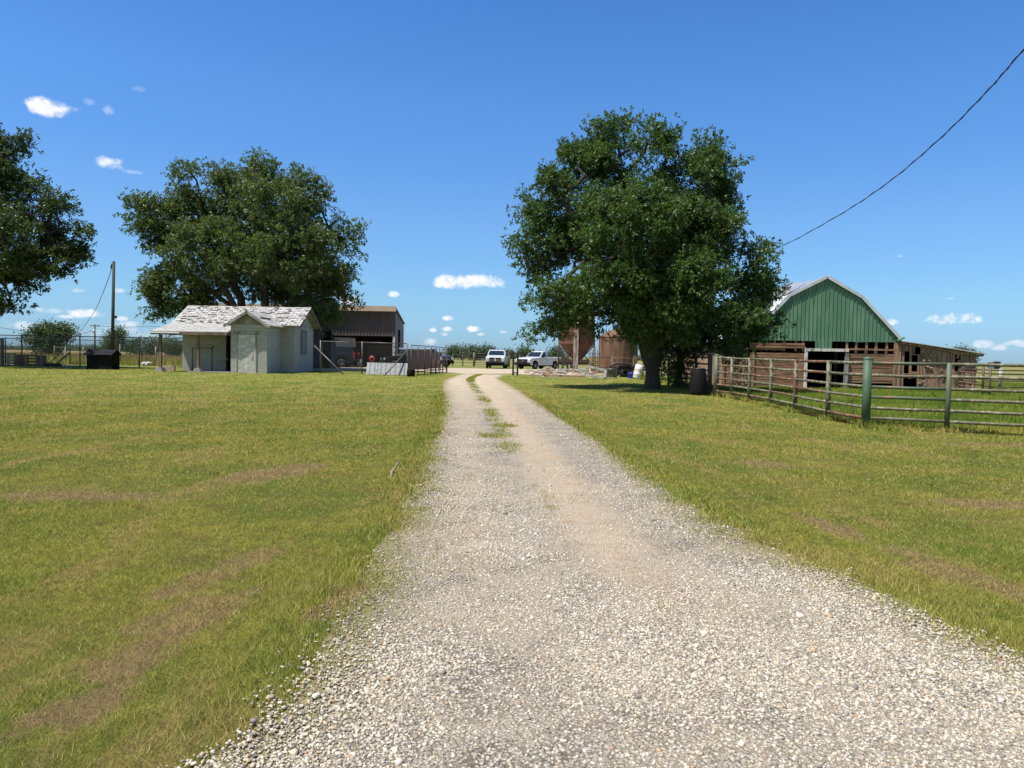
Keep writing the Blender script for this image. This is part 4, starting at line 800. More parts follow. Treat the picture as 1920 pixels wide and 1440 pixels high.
for k in range(5): x = tx0 + .04 + k * .2; m.bb(x, x + .03, BY - .085, BY - .059, tz, zg - .003)
m.build('hanging_panel', M_GREEN, barn)
# white edge trim
m = MB(); seq = [le, lb_, ap, rb, re]
for a, b in zip(seq[:-1], seq[1:]): m.bar((a[0], BY - .1, a[1] + .05), (b[0], BY - .1, b[1] + .05), .06, .17)
m.build('roof_trim', M_GALVW, barn)
m = MB(); m.tube([(re[0] - .25, BY - .12, re[1] - .02), (re[0] + .12, BY - .12, re[1] + .18)], .07, 8); m.build('downspout_elbow', M_GREEN, barn)
DEP = 13.0
m = MB()
for a, b in zip(seq[2:-1], seq[3:]): m.slab([(a[0], BY - .05, a[1] + .08), (a[0], BY + DEP, a[1] + .08), (b[0], BY + DEP, b[1] + .08), (b[0], BY - .05, b[1] + .08)], .05)
m.slab([(lb_[0], BY - .05, lb_[1] + .08), (ap[0], BY - .05, ap[1] + .08), (ap[0], BY + DEP, ap[1] + .08), (lb_[0], BY + DEP, lb_[1] + .08)], .05)
rfb = m.build('roof', M_GALV, barn)
m = MB(); m.slab([(le[0], BY - .05, le[1] + .08), (lb_[0], BY - .05, lb_[1] + .08), (lb_[0], BY + DEP, lb_[1] + .08), (le[0], BY + DEP, le[1] + .08)], .05); m.build('lower_roof', M_GALVW, barn)
def onroof(t_, y, dz=0): # t_ along left upper slope 0 ridge..1 break
    return (ap[0] + (lb_[0] - ap[0]) * t_, y, ap[1] + (lb_[1] - ap[1]) * t_ + .10 + dz)
m = MB(); m.slab([onroof(.25, BY + 1.6, .02), onroof(.25, BY + 3.0, .25), onroof(.75, BY + 3.0, .30), onroof(.75, BY + 1.6, .02)], .02); m.slab([onroof(.55, BY + .8, .02), onroof(.5, BY + 2.0, .3), onroof(.98, BY + 2.0, .35), onroof(1.0, BY + .8, .03)], .02); m.build('loose_sheet', M_GALV, rfb)
m = MB()
for P__ in ([(1458, 548), (1466, 538), (1478, 533), (1487, 529), (1486, 539), (1474, 545), (1466, 553)], [(1466, 556), (1472, 548), (1484, 551), (1494, 556), (1480, 562), (1468, 566)], [(1450, 560), (1456, 552), (1468, 550), (1462, 562)]):
    V_ = [at(a, b, BY + 2.2) for a, b in P__]; n__ = len(V_); m.add([tuple(v) for v in V_] + [(v[0] + .05, v[1] + .25, v[2] + .04) for v in V_], [tuple(range(n__)), tuple(range(n__, 2 * n__))[::-1]] + [(i, n__ + i, n__ + (i + 1) % n__, (i + 1) % n__) for i in range(n__)])
for k in range(7):
    t0 = .78 + k * .06; yb = BY + .5 + k * .42; a = onroof(t0, yb, .05); b = onroof(t0 + .02, yb + .5, .35 + .06 * k * (k < 5)); c = onroof(t0 + .22, yb + .6, .45 + .05 * rng.random()); d = onroof(t0 + .26, yb, .05); m.slab([a, b, c, d], .03)
m.slab([onroof(.80, BY + 3.3, .35), onroof(.74, BY + 3.4, .95), onroof(1.0, BY + 3.6, .5), onroof(1.1, BY + 3.3, .0)], .04)
m.build('torn_roofing', M_TORN, rfb)
# lower front: siding of separate boards with gaps, studs and rail
xL, xR = le[0] + .05, re[0] - .12; dxl, dxr = bp(1511, 690)[0], bp(1586, 690)[0]; dtz = bp(1550, 659)[1]
def boards(x0, x1, z0, z1, skip, nm='siding', y=BY, mat=M_BARNWOOD):
    m = MB(); z = z0
    while z < z1:
        h_ = .135; xs_ = x0
        while xs_ < x1 - .02:
            L = min(rng.uniform(1.2, 3.2), x1 - xs_)
            if not any(a < xs_ + L * .5 < b and c < z + .06 < d for a, b, c, d in skip): m.box((xs_ + L / 2, y + rng.uniform(-.012, .012), z + h_ / 2 + rng.uniform(-.006, .006)), (L - .01, .03, h_ - .014), ry=rng.normal(0, .004))
            xs_ += L
        z += h_
    return m.build(nm, mat, barn)
z_top = bp(1500, 655)[1]
boards(xL, dxl - .1, .12, 2.28, [(bp(1453, 0)[0], bp(1470, 0)[0], 1.75, 2.1), (bp(1474, 0)[0], dxl, 2.0, 2.4)])
boards(dxr + .12, xR, .42, 1.92, [])
boards(xL, dxl - .1, 2.28, 2.45, [(xL + 1.2, xL + 2.2, 0, 9)])
for px in (1438, 1452, 1470, 1492, 1506, 1588, 1606, 1625, 1643, 1663, 1680):
    x = bp(px, 660)[0]; lo_ = 1.8 if px > 1590 else 2.1
    m = MB(); m.box((x, BY + .06, (lo_ + zg) / 2), (.11 + .04 * rng.random(), .09, zg - lo_ - .01), ry=rng.normal(0, .02)); m.build('stud', M_BARNV, barn)
m = MB(); zr_ = bp(1640, 655.5)[1]; m.box(((dxr + xR) / 2 + .1, BY - .03, zr_), (xR - dxr, .05, .10), ry=.003); m.build('rail', M_BARNWOOD, barn); m = MB(); zl_ = bp(1470, 651)[1]; m.box(((xL + dxl) / 2, BY - .03, zl_), (dxl - xL - .1, .05, .09), ry=-.004); m.build('rail', M_BARNWOOD, barn)
m = MB(); m.bb(xR - .02, re[0] + .02, BY - .06, BY + .1, -.1, zg - .01); m.bb(xR - .22, xR - .04, BY - .05, BY + .06, 0, zg - .012); m.build('corner_post', M_BARNV, barn)
m = MB(); m.bb(dxl - .10, dxl + .05, BY - .08, BY + .06, .05, dtz); m.bb(dxl - .1, dxr + .1, BY - .09, BY + .05, dtz + .002, dtz + .16); m.build('door_frame', M_PEELW, barn)
m = MB(); m.bb(dxr - .07, dxr + .1, BY - .07, BY + .05, dtz - .55, dtz - .003); m.box((dxr - .05, BY - .14, .95), (.22, .05, 1.75), ry=.03); m.build('door_jamb', M_GREYWOOD, barn)
# dark inside: floor, back and side walls enclose it
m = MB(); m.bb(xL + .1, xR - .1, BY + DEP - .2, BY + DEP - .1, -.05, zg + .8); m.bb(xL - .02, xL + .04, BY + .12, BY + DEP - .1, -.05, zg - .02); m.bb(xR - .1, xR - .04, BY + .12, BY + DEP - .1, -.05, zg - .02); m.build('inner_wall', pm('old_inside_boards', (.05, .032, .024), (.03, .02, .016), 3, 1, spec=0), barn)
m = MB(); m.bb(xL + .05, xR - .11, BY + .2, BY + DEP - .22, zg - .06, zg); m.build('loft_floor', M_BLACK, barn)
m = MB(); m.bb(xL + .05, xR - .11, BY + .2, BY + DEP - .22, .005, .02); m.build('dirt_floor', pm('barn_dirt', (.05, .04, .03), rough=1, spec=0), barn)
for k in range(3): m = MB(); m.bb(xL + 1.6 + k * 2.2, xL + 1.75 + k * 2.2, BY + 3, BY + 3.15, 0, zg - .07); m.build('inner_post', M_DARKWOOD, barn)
# right lean-to
lx0, lx1 = re[0] + .03, bp(1829.5, 700)[0]; lz0, lz1 = bp(1694, 641)[1], bp(1829, 665.5)[1]
def zl(x): return lz0 + (lz1 - lz0) * (x - lx0) / (lx1 - lx0)
m = MB(); x = lx0 + .04
gaps = [(1712, 1719, 1.1, 2.0), (1717, 1721, 2.05, 2.6), (1712, 1717, .0, .75), (1704, 1707, 0, .7), (1792, 1798, 1.15, 2.15), (1731, 1734, 0, .75), (1698, 1700, 0, 2.2)]
while x < lx1 - .02:
    wd = min(rng.uniform(.13, .17), lx1 - x); top = zl(x + wd) - .12; pxx = 960 + (x + wd / 2) / m_ * (1) ; segs = [(rng.uniform(.0, .12), top)]
    for (a, b, c, d) in gaps:
        if a - 2 < pxx < b + 2:
            ns = []
            for (s0, s1) in segs:
                if c > s0: ns.append((s0, min(c, s1)))
                if d < s1: ns.append((max(d, s0), s1))
            segs = ns
    for (s0, s1) in segs:
        if s1 - s0 > .03: m.box((x + wd / 2, BY + rng.uniform(-.012, .012), (s0 + s1) / 2), (wd - .012, .025, s1 - s0))
    x += wd
m.build('lean_to_boards', M_BARNV, barn)
# flakes of brick-pattern paper still clinging
m = MB()
for k in range(330):
    px = rng.uniform(1722, 1829) if k > 60 else rng.uniform(1736, 1760); x = bp(px, 700)[0]; z = rng.uniform(.1, zl(x) - .2)
    if vnoise(x, z, 2.2, 21) < (.50 if px < 1790 and z > 1.2 else .36): continue
    m.box((x, BY - .04 - .03 * rng.random(), z), (rng.uniform(.04, .16), .012, rng.uniform(.05, .22)), ry=rng.normal(0, .5), rx=rng.normal(0, .25))
m.build('paper_flakes', M_PEEL, barn)
m = MB(); m.bar((lx0, BY - .03, lz0 - .05), (lx1 + .05, BY - .03, lz1 - .05), .05, .14); m.bb(lx0 + .1, lx1, BY - .05, BY - .02, .93, .99); m.build('lean_to_beam', M_BARNV, barn)
m = MB(); e1 = bp(1846, 663.5); m.slab([(lx0 - .05, BY - .25, lz0 + .06), (e1[0], BY - .25, e1[1] + .02), (e1[0], BY + DEP, e1[1] + .02), (lx0 - .05, BY + DEP, lz0 + .06)], .04); m.build('lean_to_roof', M_GALVW, barn)
for k in range(5): m = MB(); m.bar((lx1 - .2, BY - .18 + k * .7, zl(lx1) - .04), (e1[0] - .15, BY - .18 + k * .7, e1[1] - .07), .05, .1); m.build('rafter_tail', M_DARKWOOD, barn)
m = MB(); m.bb(lx1 - .06, lx1 - .02, BY + .06, BY + DEP, 0, lz1 - .1); m.bb(lx0, lx1 - .1, BY + DEP - .1, BY + DEP - .05, 0, lz1 - .1); m.build('lean_to_side', M_BARNV, barn)
m = MB(); m.prism([(lx0 + .05, 0), (lx1 - .1, 0), (lx1 - .1, zl(lx1) + .0), (lx0 + .05, lz0 + .0)], 'y', BY + 1.4, BY + 1.45); m.build('lean_to_dark_sheet', M_BLACK, barn)  # black sheet added behind the boards so the gaps read as shade
# left lean-to
ll0, ll1 = bp(1354, 690)[0], xL - .06; lt = bp(1360, 646)[1]
boards(ll0, ll1, .10, 2.25, [(ll0 + .9, ll0 + 1.5, 0, .5), (bp(1410, 0)[0], bp(1418, 0)[0], 0, .9)], 'left_siding')
m = MB(); m.bb(ll0 - .02, ll0 + .45, BY - .03, BY + .05, 1.55, lt + .1); m.build('left_sheet', M_GREYWOOD, barn)
m = MB(); m.slab([(ll0 - .3, BY - .2, lt + .15), (ll1 + .1, BY - .2, zg - .1 + .45), (ll1 + .1, BY + DEP, zg - .1 + .45), (ll0 - .3, BY + DEP, lt + .15)], .04); m.build('left_roof', M_GALVW, barn)
m = MB()
for px in (1356, 1375, 1392, 1412): x = bp(px, 690)[0]; m.bb(x - .06, x + .06, BY - .07, BY - .02, 0, lt - .1)
m.bb(ll0, ll0 + .04, BY + .05, BY + DEP, 0, lt); m.build('left_posts', M_BARNV, barn)
m = MB()
for k in range(60):
    px = rng.choice([1378, 1388, 1396]) + rng.normal(0, 2.5); x = bp(px, 700)[0]; m.box((x, BY - .085, rng.uniform(.2, 2.2)), (.09, .012, rng.uniform(.06, .22)), ry=rng.normal(0, .6))
m.build('left_paper_flakes', M_PEEL, barn)

# ================================================================== PIPE FENCE
HT = [1.57, 1.28, 1.0, .755, .50, .25]
def pipe_fence(name, label, pts, mats, rr=.036, pr=.052, hts=HT, group=None, postmats=None, top=1.60, seg_rails=True):
    f = thing(name, label, 'fence', (pts[0][0], pts[0][1], float(H(*pts[0]))), group)
    for i, (x, y) in enumerate(pts):
        z = float(H(x, y)); r_ = pr if not isinstance(pr, dict) else pr.get(i, pr['d'])
        if r_ > 0:
            m = MB(); tp = top + (.07 if r_ > .095 else 0); m.tube([(x + rng.normal(0, .004), y, z - .1), (x, y, z + tp)], r_, 14); pm_ = (postmats or {}).get(i, mats[0]); p_ = m.build('post', pm_, f)
            if r_ > .095: m = MB(); m.lathe((x, y, z + tp + .002), [(r_ + .004, -.03), (r_ + .004, 0), (r_ * .8, .03), (0, .045)], 16); m.build('cap', pm_, p_)
    for i in range(len(pts) - 1):
        a, b = pts[i], pts[i + 1]; d = np.array(b) - np.array(a); L = np.hypot(*d)
        for h in hts:
            m = MB(); za, zb = float(H(*a)) + h, float(H(*b)) + h; s = -.01 * rng.random()
            m.tube([(a[0], a[1], za), (a[0] + d[0] * .5, a[1] + d[1] * .5, (za + zb) / 2 + s + rng.normal(0, .006)), (b[0], b[1], zb)], rr, 8); m.build('rail', mats[rng.integers(0, len(mats))], f)
    return f
def gx(px, py): q = gnd(px, py); return (float(q[0]), float(q[1]))
PF = [gx(1623, 803), gx(1551, 789), gx(1490, 773.5), gx(1444.5, 762), gx(1404, 754), gx(1371, 748), gx(1342, 744)]
pipe_fence('pipe_fence', 'rusty green pipe fence running from the thick green post back toward the shade tree', PF, [M_PIPEO, M_PIPER, M_PIPER, M_PIPEO], pr={'d': .062, 0: .098, 6: .11}, postmats={0: M_PIPEBIG, 1: M_PIPEO, 2: M_PIPER, 3: M_PIPEO, 6: M_PIPEG})
P0 = PF[0]; PR1 = gx(1775, 811)
def near_post(x, y):
    d_ = np.full(len(x), 9.0)
    for (a, b) in PF + [PR1]: d_ = np.minimum(d_, np.hypot(x - a, y - b))
    return d_ < rng.uniform(.02, .30, len(x))
blades('post_weeds', 'taller weeds and dry stems left unmown around the pipe fence posts', 160000, lambda y, u: 8.1 + u * 2.3, 16.8, 33.5, .08, .26, .006, near_post, .35, tint=lambda x, y, n: rng.uniform(.15, .95, n), p=1.0); dv = np.array(PR1) - np.array(P0)
PR = [P0, PR1] + [tuple(np.array(PR1) + dv * k * 1.25) for k in (1, 2)]
pipe_fence('pipe_fence', 'green six rail pipe fence running right from the thick green post out of the picture', PR, [M_PIPEO, M_PIPEG, M_PIPEO], pr={'d': .058, 0: 0}, postmats={1: M_PIPEG})
PB = [gx(1330, 738.5)]; PB += [(PB[0][0] - .02, PB[0][1] + 2.4), (PB[0][0] - .1, PB[0][1] + 5), (PB[0][0] - .1, PB[0][1] + 8)]
pipe_fence('pipe_fence', 'dark shaded pipe fence continuing behind the shade tree beyond the walk gap', PB, [M_DKPIPE, M_PIPEB], pr={'d': .055, 0: .10}, postmats={0: M_PIPEB})
# thing standing in the shade by the gap: round bale feeder / drum on end, its black colour painting in that shade
q = gnd(1309, 741); bl = thing('dark_barrel', 'barrel coloured black for the deep shade beside the pipe fence gap', 'barrel', q)
m = MB(); m.lathe(q, [(.0, 0), (.33, 0), (.36, .12), (.355, .45), (.33, .8), (.27, 1.02), (.25, 1.08), (0, 1.06)], 20); m.build('body', M_PLBLK, bl); m = MB(); m.lathe(q + np.array([0, 0, 1.06]), [(.24, 0), (.27, .02), (.25, .05), (0, .03)], 20); m.build('rim', M_DKPIPE, bl)
# far corral fences
def corral(pts, label, hts=(1.4, 1.1, .8, .5), mats=(M_PIPER, M_PIPEO), top=1.5, pr=.05, rr=.03): return pipe_fence('corral_fence', label, pts, list(mats), rr=rr, pr=pr, hts=hts, top=top)
corral([(12.2, 47.0), (14.2, 47.2), (16.2, 47.5)], 'short corral fence meeting the left corner of the barn', (1.45, 1.2, .95, .7, .45))
corral([(9.1, 52), (11.2, 52), (13.4, 52), (15.6, 52)], 'brown corral fence seen beyond the fence gap', (1.5, 1.1, .75, .4), (M_PIPER, M_BARNWOOD))
corral([gx(1842, 745), (lx1 + 1.2, 46.5)], 'brown pipe fence joining the right corner of the lean-to', (1.3, 1.15, .85, .6, .4), (M_PIPEB, M_PIPER))
q1 = gx(1855, 746); corral([(lx1 + .05, 41.3), q1, (q1[0] + 4.2, q1[1] + 1.6), (q1[0] + 9, q1[1] + 2.5)], 'low brown pipe fence running right from the lean-to', (1.3, 1.12, .8, .5), (M_PIPEB, M_PIPER), 1.38)
q1 = gnd(1875, 731); m = MB(); m.tube([(q1[0], q1[1], 0), (q1[0], q1[1], 1.3)], .10, 10); tag(m.build('fence_post', M_GREYWOOD), 'single grey wooden post standing beyond the low fence at right', 'post')
# tall gate arches / poles behind big tree
for px, Yd, hh in ((1301, 52, 4.4), (1326, 52, 4.4)):
    x = at(px, 660, Yd)[0]; m = MB(); m.tube([(x, Yd, 0), (x, Yd, hh)], .06, 8); tag(m.build('corral_pole', M_DKPIPE), 'tall thin corral pole, %s of the pair behind the shade tree' % ('left one' if px < 1310 else 'right one'), 'pole')
m = MB(); xa_, xb_ = at(1296, 660, 52)[0], at(1350, 660, 52)[0]
for z in (2.6, 2.2, 1.9): m.tube([(xa_, 52.1, z), (xb_, 52.1, z)], .02, 5)
tag(m.build('stay_wires', M_DKPIPE), 'three wires strung between the tall corral poles', 'wire')
q = at(1285, 662, 64); m = MB(); wt = thing('white_tank', 'white tank standing in the corral behind the shade tree', 'tank', (q[0], 64, .1)); m.lathe((q[0], 64, .1), [(0, 0), (1.0, 0), (1.0, 1.9), (.8, 2.2), (.2, 2.4), (0, 2.4)], 24); m.build('body', M_BARREL, wt); m = MB(); m.lathe((q[0], 64, 2.5), [(0, 0), (.25, 0), (.25, .1), (0, .1)], 14); m.build('lid', M_TUB, wt)
# run-in shed far right
q = at(1866, 684, 230); z0 = float(H(q[0], 230)); rs = thing('run_in_shed', 'tiny dark open livestock shed on the skyline at far right', 'shed', (q[0], 230, z0)); zb_ = q[2] - .3
m = MB(); m.bb(q[0] - 1.1, q[0] - 1.0, 229, 232, zb_ - 1, zb_ + 1.25); m.bb(q[0] + 1.0, q[0] + 1.1, 229, 232, zb_ - 1, zb_ + 1.25); m.bb(q[0] - 1.1, q[0] + 1.1, 232, 232.1, zb_ - 1, zb_ + 1.2); m.build('walls', M_GALV, rs)
m = MB(); m.slab([(q[0] - 1.9, 228.7, zb_ + 1.1), (q[0] - 1.1, 228.7, zb_ + 1.4), (q[0] + 1.2, 228.7, zb_ + 1.5), (q[0] + 1.2, 232.3, zb_ + 1.3), (q[0] - 1.9, 232.3, zb_ + 1.1)], .08); m.build('roof', M_GALV, rs)
# ================================================================== VEHICLES (built at origin along +x = front)
def wheel(T, x, s, w_, r=.38):
    y = s * (w_ / 2 - .12); ax = Matrix.Rotation(math.pi / 2, 3, 'X'); m = MB()
    m.lathe((x, y, r), [(r * .55, -.12), (r * .93, -.12), (r, -.08), (r, .08), (r * .93, .12), (r * .55, .12)], 24, ax=ax); o = m.build('wheel', M_RUBBER, T)
    m = MB(); yy_ = y + s * .06; m.lathe((x, yy_, r), [(0, -.02), (r * .2, -.03), (r * .25, -.02), (r * .5, .0), (r * .58, .03 * 1)], 16, ax=ax)
    for k in range(6):
        a = k * math.pi / 3; m.bar((x + math.cos(a) * r * .15, y + s * .08, r + math.sin(a) * r * .15), (x + math.cos(a) * r * .55, y + s * .09, r + math.sin(a) * r * .55), .05, .04)
    m.build('rim', M_RIM, o)
def shell(T, nm, prof, wb, wt, mat, zb, zt, bev=.05):
    """side profile (x,z) swept across; half width narrows from wb at zb to wt at zt"""
    V = []; n = len(prof)
    for s in (-1, 1):
        for (x, z) in prof:
            k = min(1, max(0, (z - zb) / max(.01, zt - zb))); V.append((x, s * (wb + (wt - wb) * k), z))
    m = MB(); m.add(V, [tuple(range(n))[::-1], tuple(range(n, 2 * n))] + [(i, (i + 1) % n, n + (i + 1) % n, n + i) for i in range(n)]); return m.build(nm, mat, T, bevel=bev)
def pickup(name, label, cat, paint, cabx, L=5.7, Wd=2.0, hood=1.12, top=1.92, bedh=1.30, cap=False, suv=False, trim=M_PLBLK):
    T = thing(name, label, cat); hw_ = Wd / 2; f = L / 2; r = .39; c0, c1 = cabx       # cab from c0 (rear) to c1 (windscreen foot)
    wf, wr = f - .95, -f + 1.15
    def archp(cx, zb): return [(cx - .50, zb), (cx - .46, zb + .30), (cx - .28, zb + .46), (cx, zb + .52), (cx + .28, zb + .46), (cx + .46, zb + .30), (cx + .50, zb)]
    bot = .42; low = [(-f + .06, bot + .14)] + archp(wr, bot) + archp(wf, bot) + [(f - .05, bot + .08)]
    topl = [(f, bot + .3), (f - .02, hood - .22), (f - .12, hood - .06), (f - .5, hood), (c1 + .1, hood + .10)]
    if suv: topl += [(-f + .1, hood + .12), (-f + .02, hood)]
    else: topl += [(c1 - .1, hood + .12), (c0, bedh), (-f + .05, bedh), (-f, bedh - .08)]
    shell(T, 'body', low + topl, hw_, hw_ - .03, paint, .5, 1.3)
    zt_ = top; base = hood + .05
    if suv: cp = [(-f + .06, base), (-f + .22, zt_ - .12), (-f + .4, zt_), (c1 - .75, zt_), (c1 - .62, zt_ - .03), (c1 + .12, base)]
    else: cp = [(c0, base), (c0 + .08, zt_ - .06), (c0 + .2, zt_), (c1 - .75, zt_), (c1 - .62, zt_ - .03), (c1 + .12, base)]
    shell(T, 'cab', cp, hw_ - .04, hw_ - .20, paint, base, zt_, .04)
    # glass set a little proud
    def lerp(z): return (hw_ - .04) + (-.16) * (z - base) / (zt_ - base)
    za, zb = base + .09, zt_ - .10; fa = c1 + .12 - .09 / .7 * .62; fb = c1 - .62
    def wx(z): return c1 + .12 + (fb - c1 - .12) * (z - base) / (zt_ - .03 - base)
    m = MB(); m.slab([(wx(za) + .015, -lerp(za) + .09, za), (wx(za) + .015, lerp(za) - .09, za), (wx(zb) + .015, lerp(zb) - .09, zb), (wx(zb) + .015, -lerp(zb) + .09, zb)], .012); m.build('windshield', M_GLASS, T)
    rx = (-f + .06 if suv else c0)
    for s in (-1, 1):
        spans = [(rx + .25, c1 - .12)] if not suv else [(rx + .4, rx + 1.35), (rx + 1.45, rx + 2.35), (rx + 2.45, c1 - .1)]
        if not suv and c1 - c0 > 1.9: spans = [(rx + .2, (rx + c1) / 2 - .05), ((rx + c1) / 2 + .05, c1 - .12)]
        for i, (a, b) in enumerate(spans):
            last = i == len(spans) - 1; m = MB(); yb0, yb1 = s * (lerp(za) + .008), s * (lerp(zb) + .008)
            V = [(a, yb0, za), (b, yb0, za), (b - (.50 if last else 0), yb1, zb), (a + (.06 if i == 0 else 0), yb1, zb)]; V2 = [(x, y - s * .015, z) for x, y, z in V]
            m.add(V + V2, [(0, 1, 2, 3), (7, 6, 5, 4), (0, 4, 5, 1), (1, 5, 6, 2), (2, 6, 7, 3), (3, 7, 4, 0)]); m.build('side_window', M_GLASS, T)
    if not suv: m = MB(); m.bb(c0 - .01, c0 + .05, -.6, .6, base + .12, zt_ - .15); m.build('rear_window', M_GLASS, T)
    m = MB(); m.bb(f - .03, f + .025, -.62, .62, .72, hood - .12); g = m.build('grille', M_PLBLK, T, bevel=.015)
    m = MB(); [m.bb(f + .024, f + .035, -.60, .60, .78 + k * .085, .80 + k * .085) for k in range(3)]; m.bb(f + .024, f + .04, -.09, .09, .76, hood - .16); m.build('grille_bar', M_CHROME, g)
    for s in (-1, 1):
        m = MB(); m.bb(f - .10, f + .012, s * .66, s * (hw_ - .035), .78, hood - .14); m.build('headlight', M_LAMP, T, bevel=.02)
        m = MB(); m.bb(-f - .02, -f + .06, s * (hw_ - .17), s * (hw_ + .005), .85, 1.15 if not suv else 1.4); m.build('taillight', M_RED, T)
        m = MB(); m.bb(c1 - .28, c1 - .12, s * (hw_ + .02), s * (hw_ + .26), base + .02, base + .30); m.build('mirror', M_PLBLK, T, bevel=.03)
        m = MB(); m.bb(c1 - .9, c1 - .74, s * (hw_ - .01), s * (hw_ + .03), base - .14, base - .10); m.build('door_handle', M_PLBLK, T)
        m = MB(); m.bb(c1 - .03, c1 - .015, s * (hw_ - .005), s * (hw_ + .004), .55, base); m.bb(c1 - 1.15, c1 - 1.135, s * (hw_ - .005), s * (hw_ + .004), .55, base); m.build('door_seam', M_PLBLK, T)
        for x in (wf, wr):
            wheel(T, x, s, Wd, r)
            m = MB(); P = archp(x, .42); 
            m.prism([(a, b - .02) for a, b in P], 'y', s * (hw_ - .42), s * (hw_ - .06)); m.build('wheel_well', M_BLACK, T)
    m = MB(); m.bb(f - .02, f + .13, -hw_ + .02, hw_ - .02, .42, .70); fb_ = m.build('front_bumper', trim, T, bevel=.04); m = MB(); m.bb(f + .131, f + .14, -.45, .45, .47, .56); m.build('bumper_opening', M_BLACK, fb_)
    m = MB(); m.bb(-f - .14, -f + .0, -hw_ + .06, hw_ - .06, .50, .68); m.build('rear_bumper', M_PLBLK, T, bevel=.03)
    m = MB(); m.bb(-f + .3, f - .3, -hw_ + .15, hw_ - .15, .30, .45); m.build('underbody', M_BLACK, T)
    if not suv:
        m = MB(); m.bb(-f + .12, c0 - .05, -hw_ + .14, hw_ - .14, bedh - .02, bedh + .008); m.build('bed', M_PLBLK, T)
    return T
def place(T, px, Yd, heading, z=None):
    x = float(at(px, 680, Yd)[0]); T.location = (x, Yd, float(H(x, Yd)) + .015 if z is None else z); T.rotation_euler = (0, 0, R(heading))
tA = pickup('pickup_truck', 'white pickup truck facing the camera straight on at the end of the drive', 'truck', M_TRUCKW, (-1.05, 1.25), L=5.8, Wd=2.05, hood=1.28, top=2.0, bedh=1.42)
place(tA, 932, 82, -93)
tB = pickup('pickup_truck', 'white single cab pickup truck parked at an angle left of the rusty hopper silo', 'truck', M_TRUCKW, (-.30, 1.0), L=5.7, Wd=2.03, hood=1.18, top=1.92, bedh=1.30)
place(tB, 1010, 80, -128)
tC = pickup('pickup_truck', 'dark blue pickup truck nosing out behind the end of the dog kennel', 'truck', M_TRUCKD, (-1.2, 1.1), L=5.8, Wd=2.0, hood=1.2, top=1.9, bedh=1.3)
place(tC, 800, 78, -38)
tD = pickup('parked_car', 'black car with a white roof line parked behind the chain link gate post', 'car', M_TRUCKB, (-1.2, 1.0), L=4.8, Wd=1.9, hood=1.1, top=1.75, suv=True)
place(tD, 768, 66, -160)
tE = pickup('parked_suv', 'dark suv with a red tail lamp parked sideways inside the brown shed', 'suv', M_TRUCKD, (-1.2, 1.3), L=5.0, Wd=1.95, hood=1.15, top=1.88, suv=True)
place(tE, 617, 67.0, 178, z=.30)
q = at(666, 684, 67.5)
for k in range(2):
    m = MB(); m.bb(q[0] - .55 + k * .75, q[0] - .2 + k * .8, 67.3, 67.8, .33, .33 + (.45 if k == 0 else .7)); m.bb(q[0] - .5 + k * .75, q[0] - .25 + k * .8, 67.28, 67.3, .43, .6)
    tag(m.build('concrete_block', M_CONC, bevel=.02), ('low' if k == 0 else 'tall') + ' pale block standing behind the dark suv in the shed mouth', 'block')

# ================================================================== CHAIN LINK FENCES
def chain_fence(name, label, pts, htop=2.1, pr=.045, group=None, mesh=True, mat=M_FENCEP, mid=False):
    f = thing(name, label, 'fence', (pts[0][0], pts[0][1], float(H(*pts[0]))), group)
    for (x, y) in pts: z = float(H(x, y)); m = MB(); m.tube([(x, y, z - .05), (x, y, z + htop + .05)], pr, 8); m.build('post', mat, f)
    for a, b in zip(pts[:-1], pts[1:]):
        za, zb = float(H(*a)), float(H(*b)); m = MB(); m.tube([(a[0], a[1], za + htop), (b[0], b[1], zb + htop)], .032, 6); m.build('rail', mat, f)
        if mid: m = MB(); m.tube([(a[0], a[1], za + .08), (b[0], b[1], zb + .08)], .025, 6); m.build('rail', mat, f)
        if mesh: m = MB(); m.add([(a[0], a[1] - .05, za + .03), (b[0], b[1] - .05, zb + .03), (b[0], b[1] - .05, zb + htop), (a[0], a[1] - .05, za + htop)], [(0, 1, 2, 3)]); m.build('chain_link', M_MESH, f)
    return f
def xat(px, Yd): return float(at(px, 660, Yd)[0])
chain_fence('chain_link_fence', 'front chain link fence of the dog run running left from the porch', [(xat(px, 51.0), 51.0) for px in (-70, 41, 150, 261, 372)], 2.13)
chain_fence('chain_link_fence', 'back chain link fence of the dog run, lower and farther off', [(xat(10, 56.5), 56.5), (xat(131, 60), 60), (xat(266, 62), 62), (xat(345, 62.5), 62.5)], 2.0)
chain_fence('chain_link_fence', 'grey chain link fence between the block house and the kennel', [(xat(601, 47.6), 47.6), (xat(679, 47.6), 47.6), (xat(764, 47.6), 47.6)], 2.03, mat=M_GALP, mid=False)
for (a, b, lb) in (((589, 648), (644, 699), 'long metal brace slanting down to the grass right of the block house'), ((760, 661), (721, 700), 'metal brace slanting across the leaning steel sheets')):
    A = at(a[0], a[1], 47.7); B = at(b[0], b[1], 46.3); B[2] = float(H(B[0], B[1])); m = MB(); m.tube([A, B], .04, 8); tag(m.build('brace_pipe', M_GALP), lb, 'pipe')
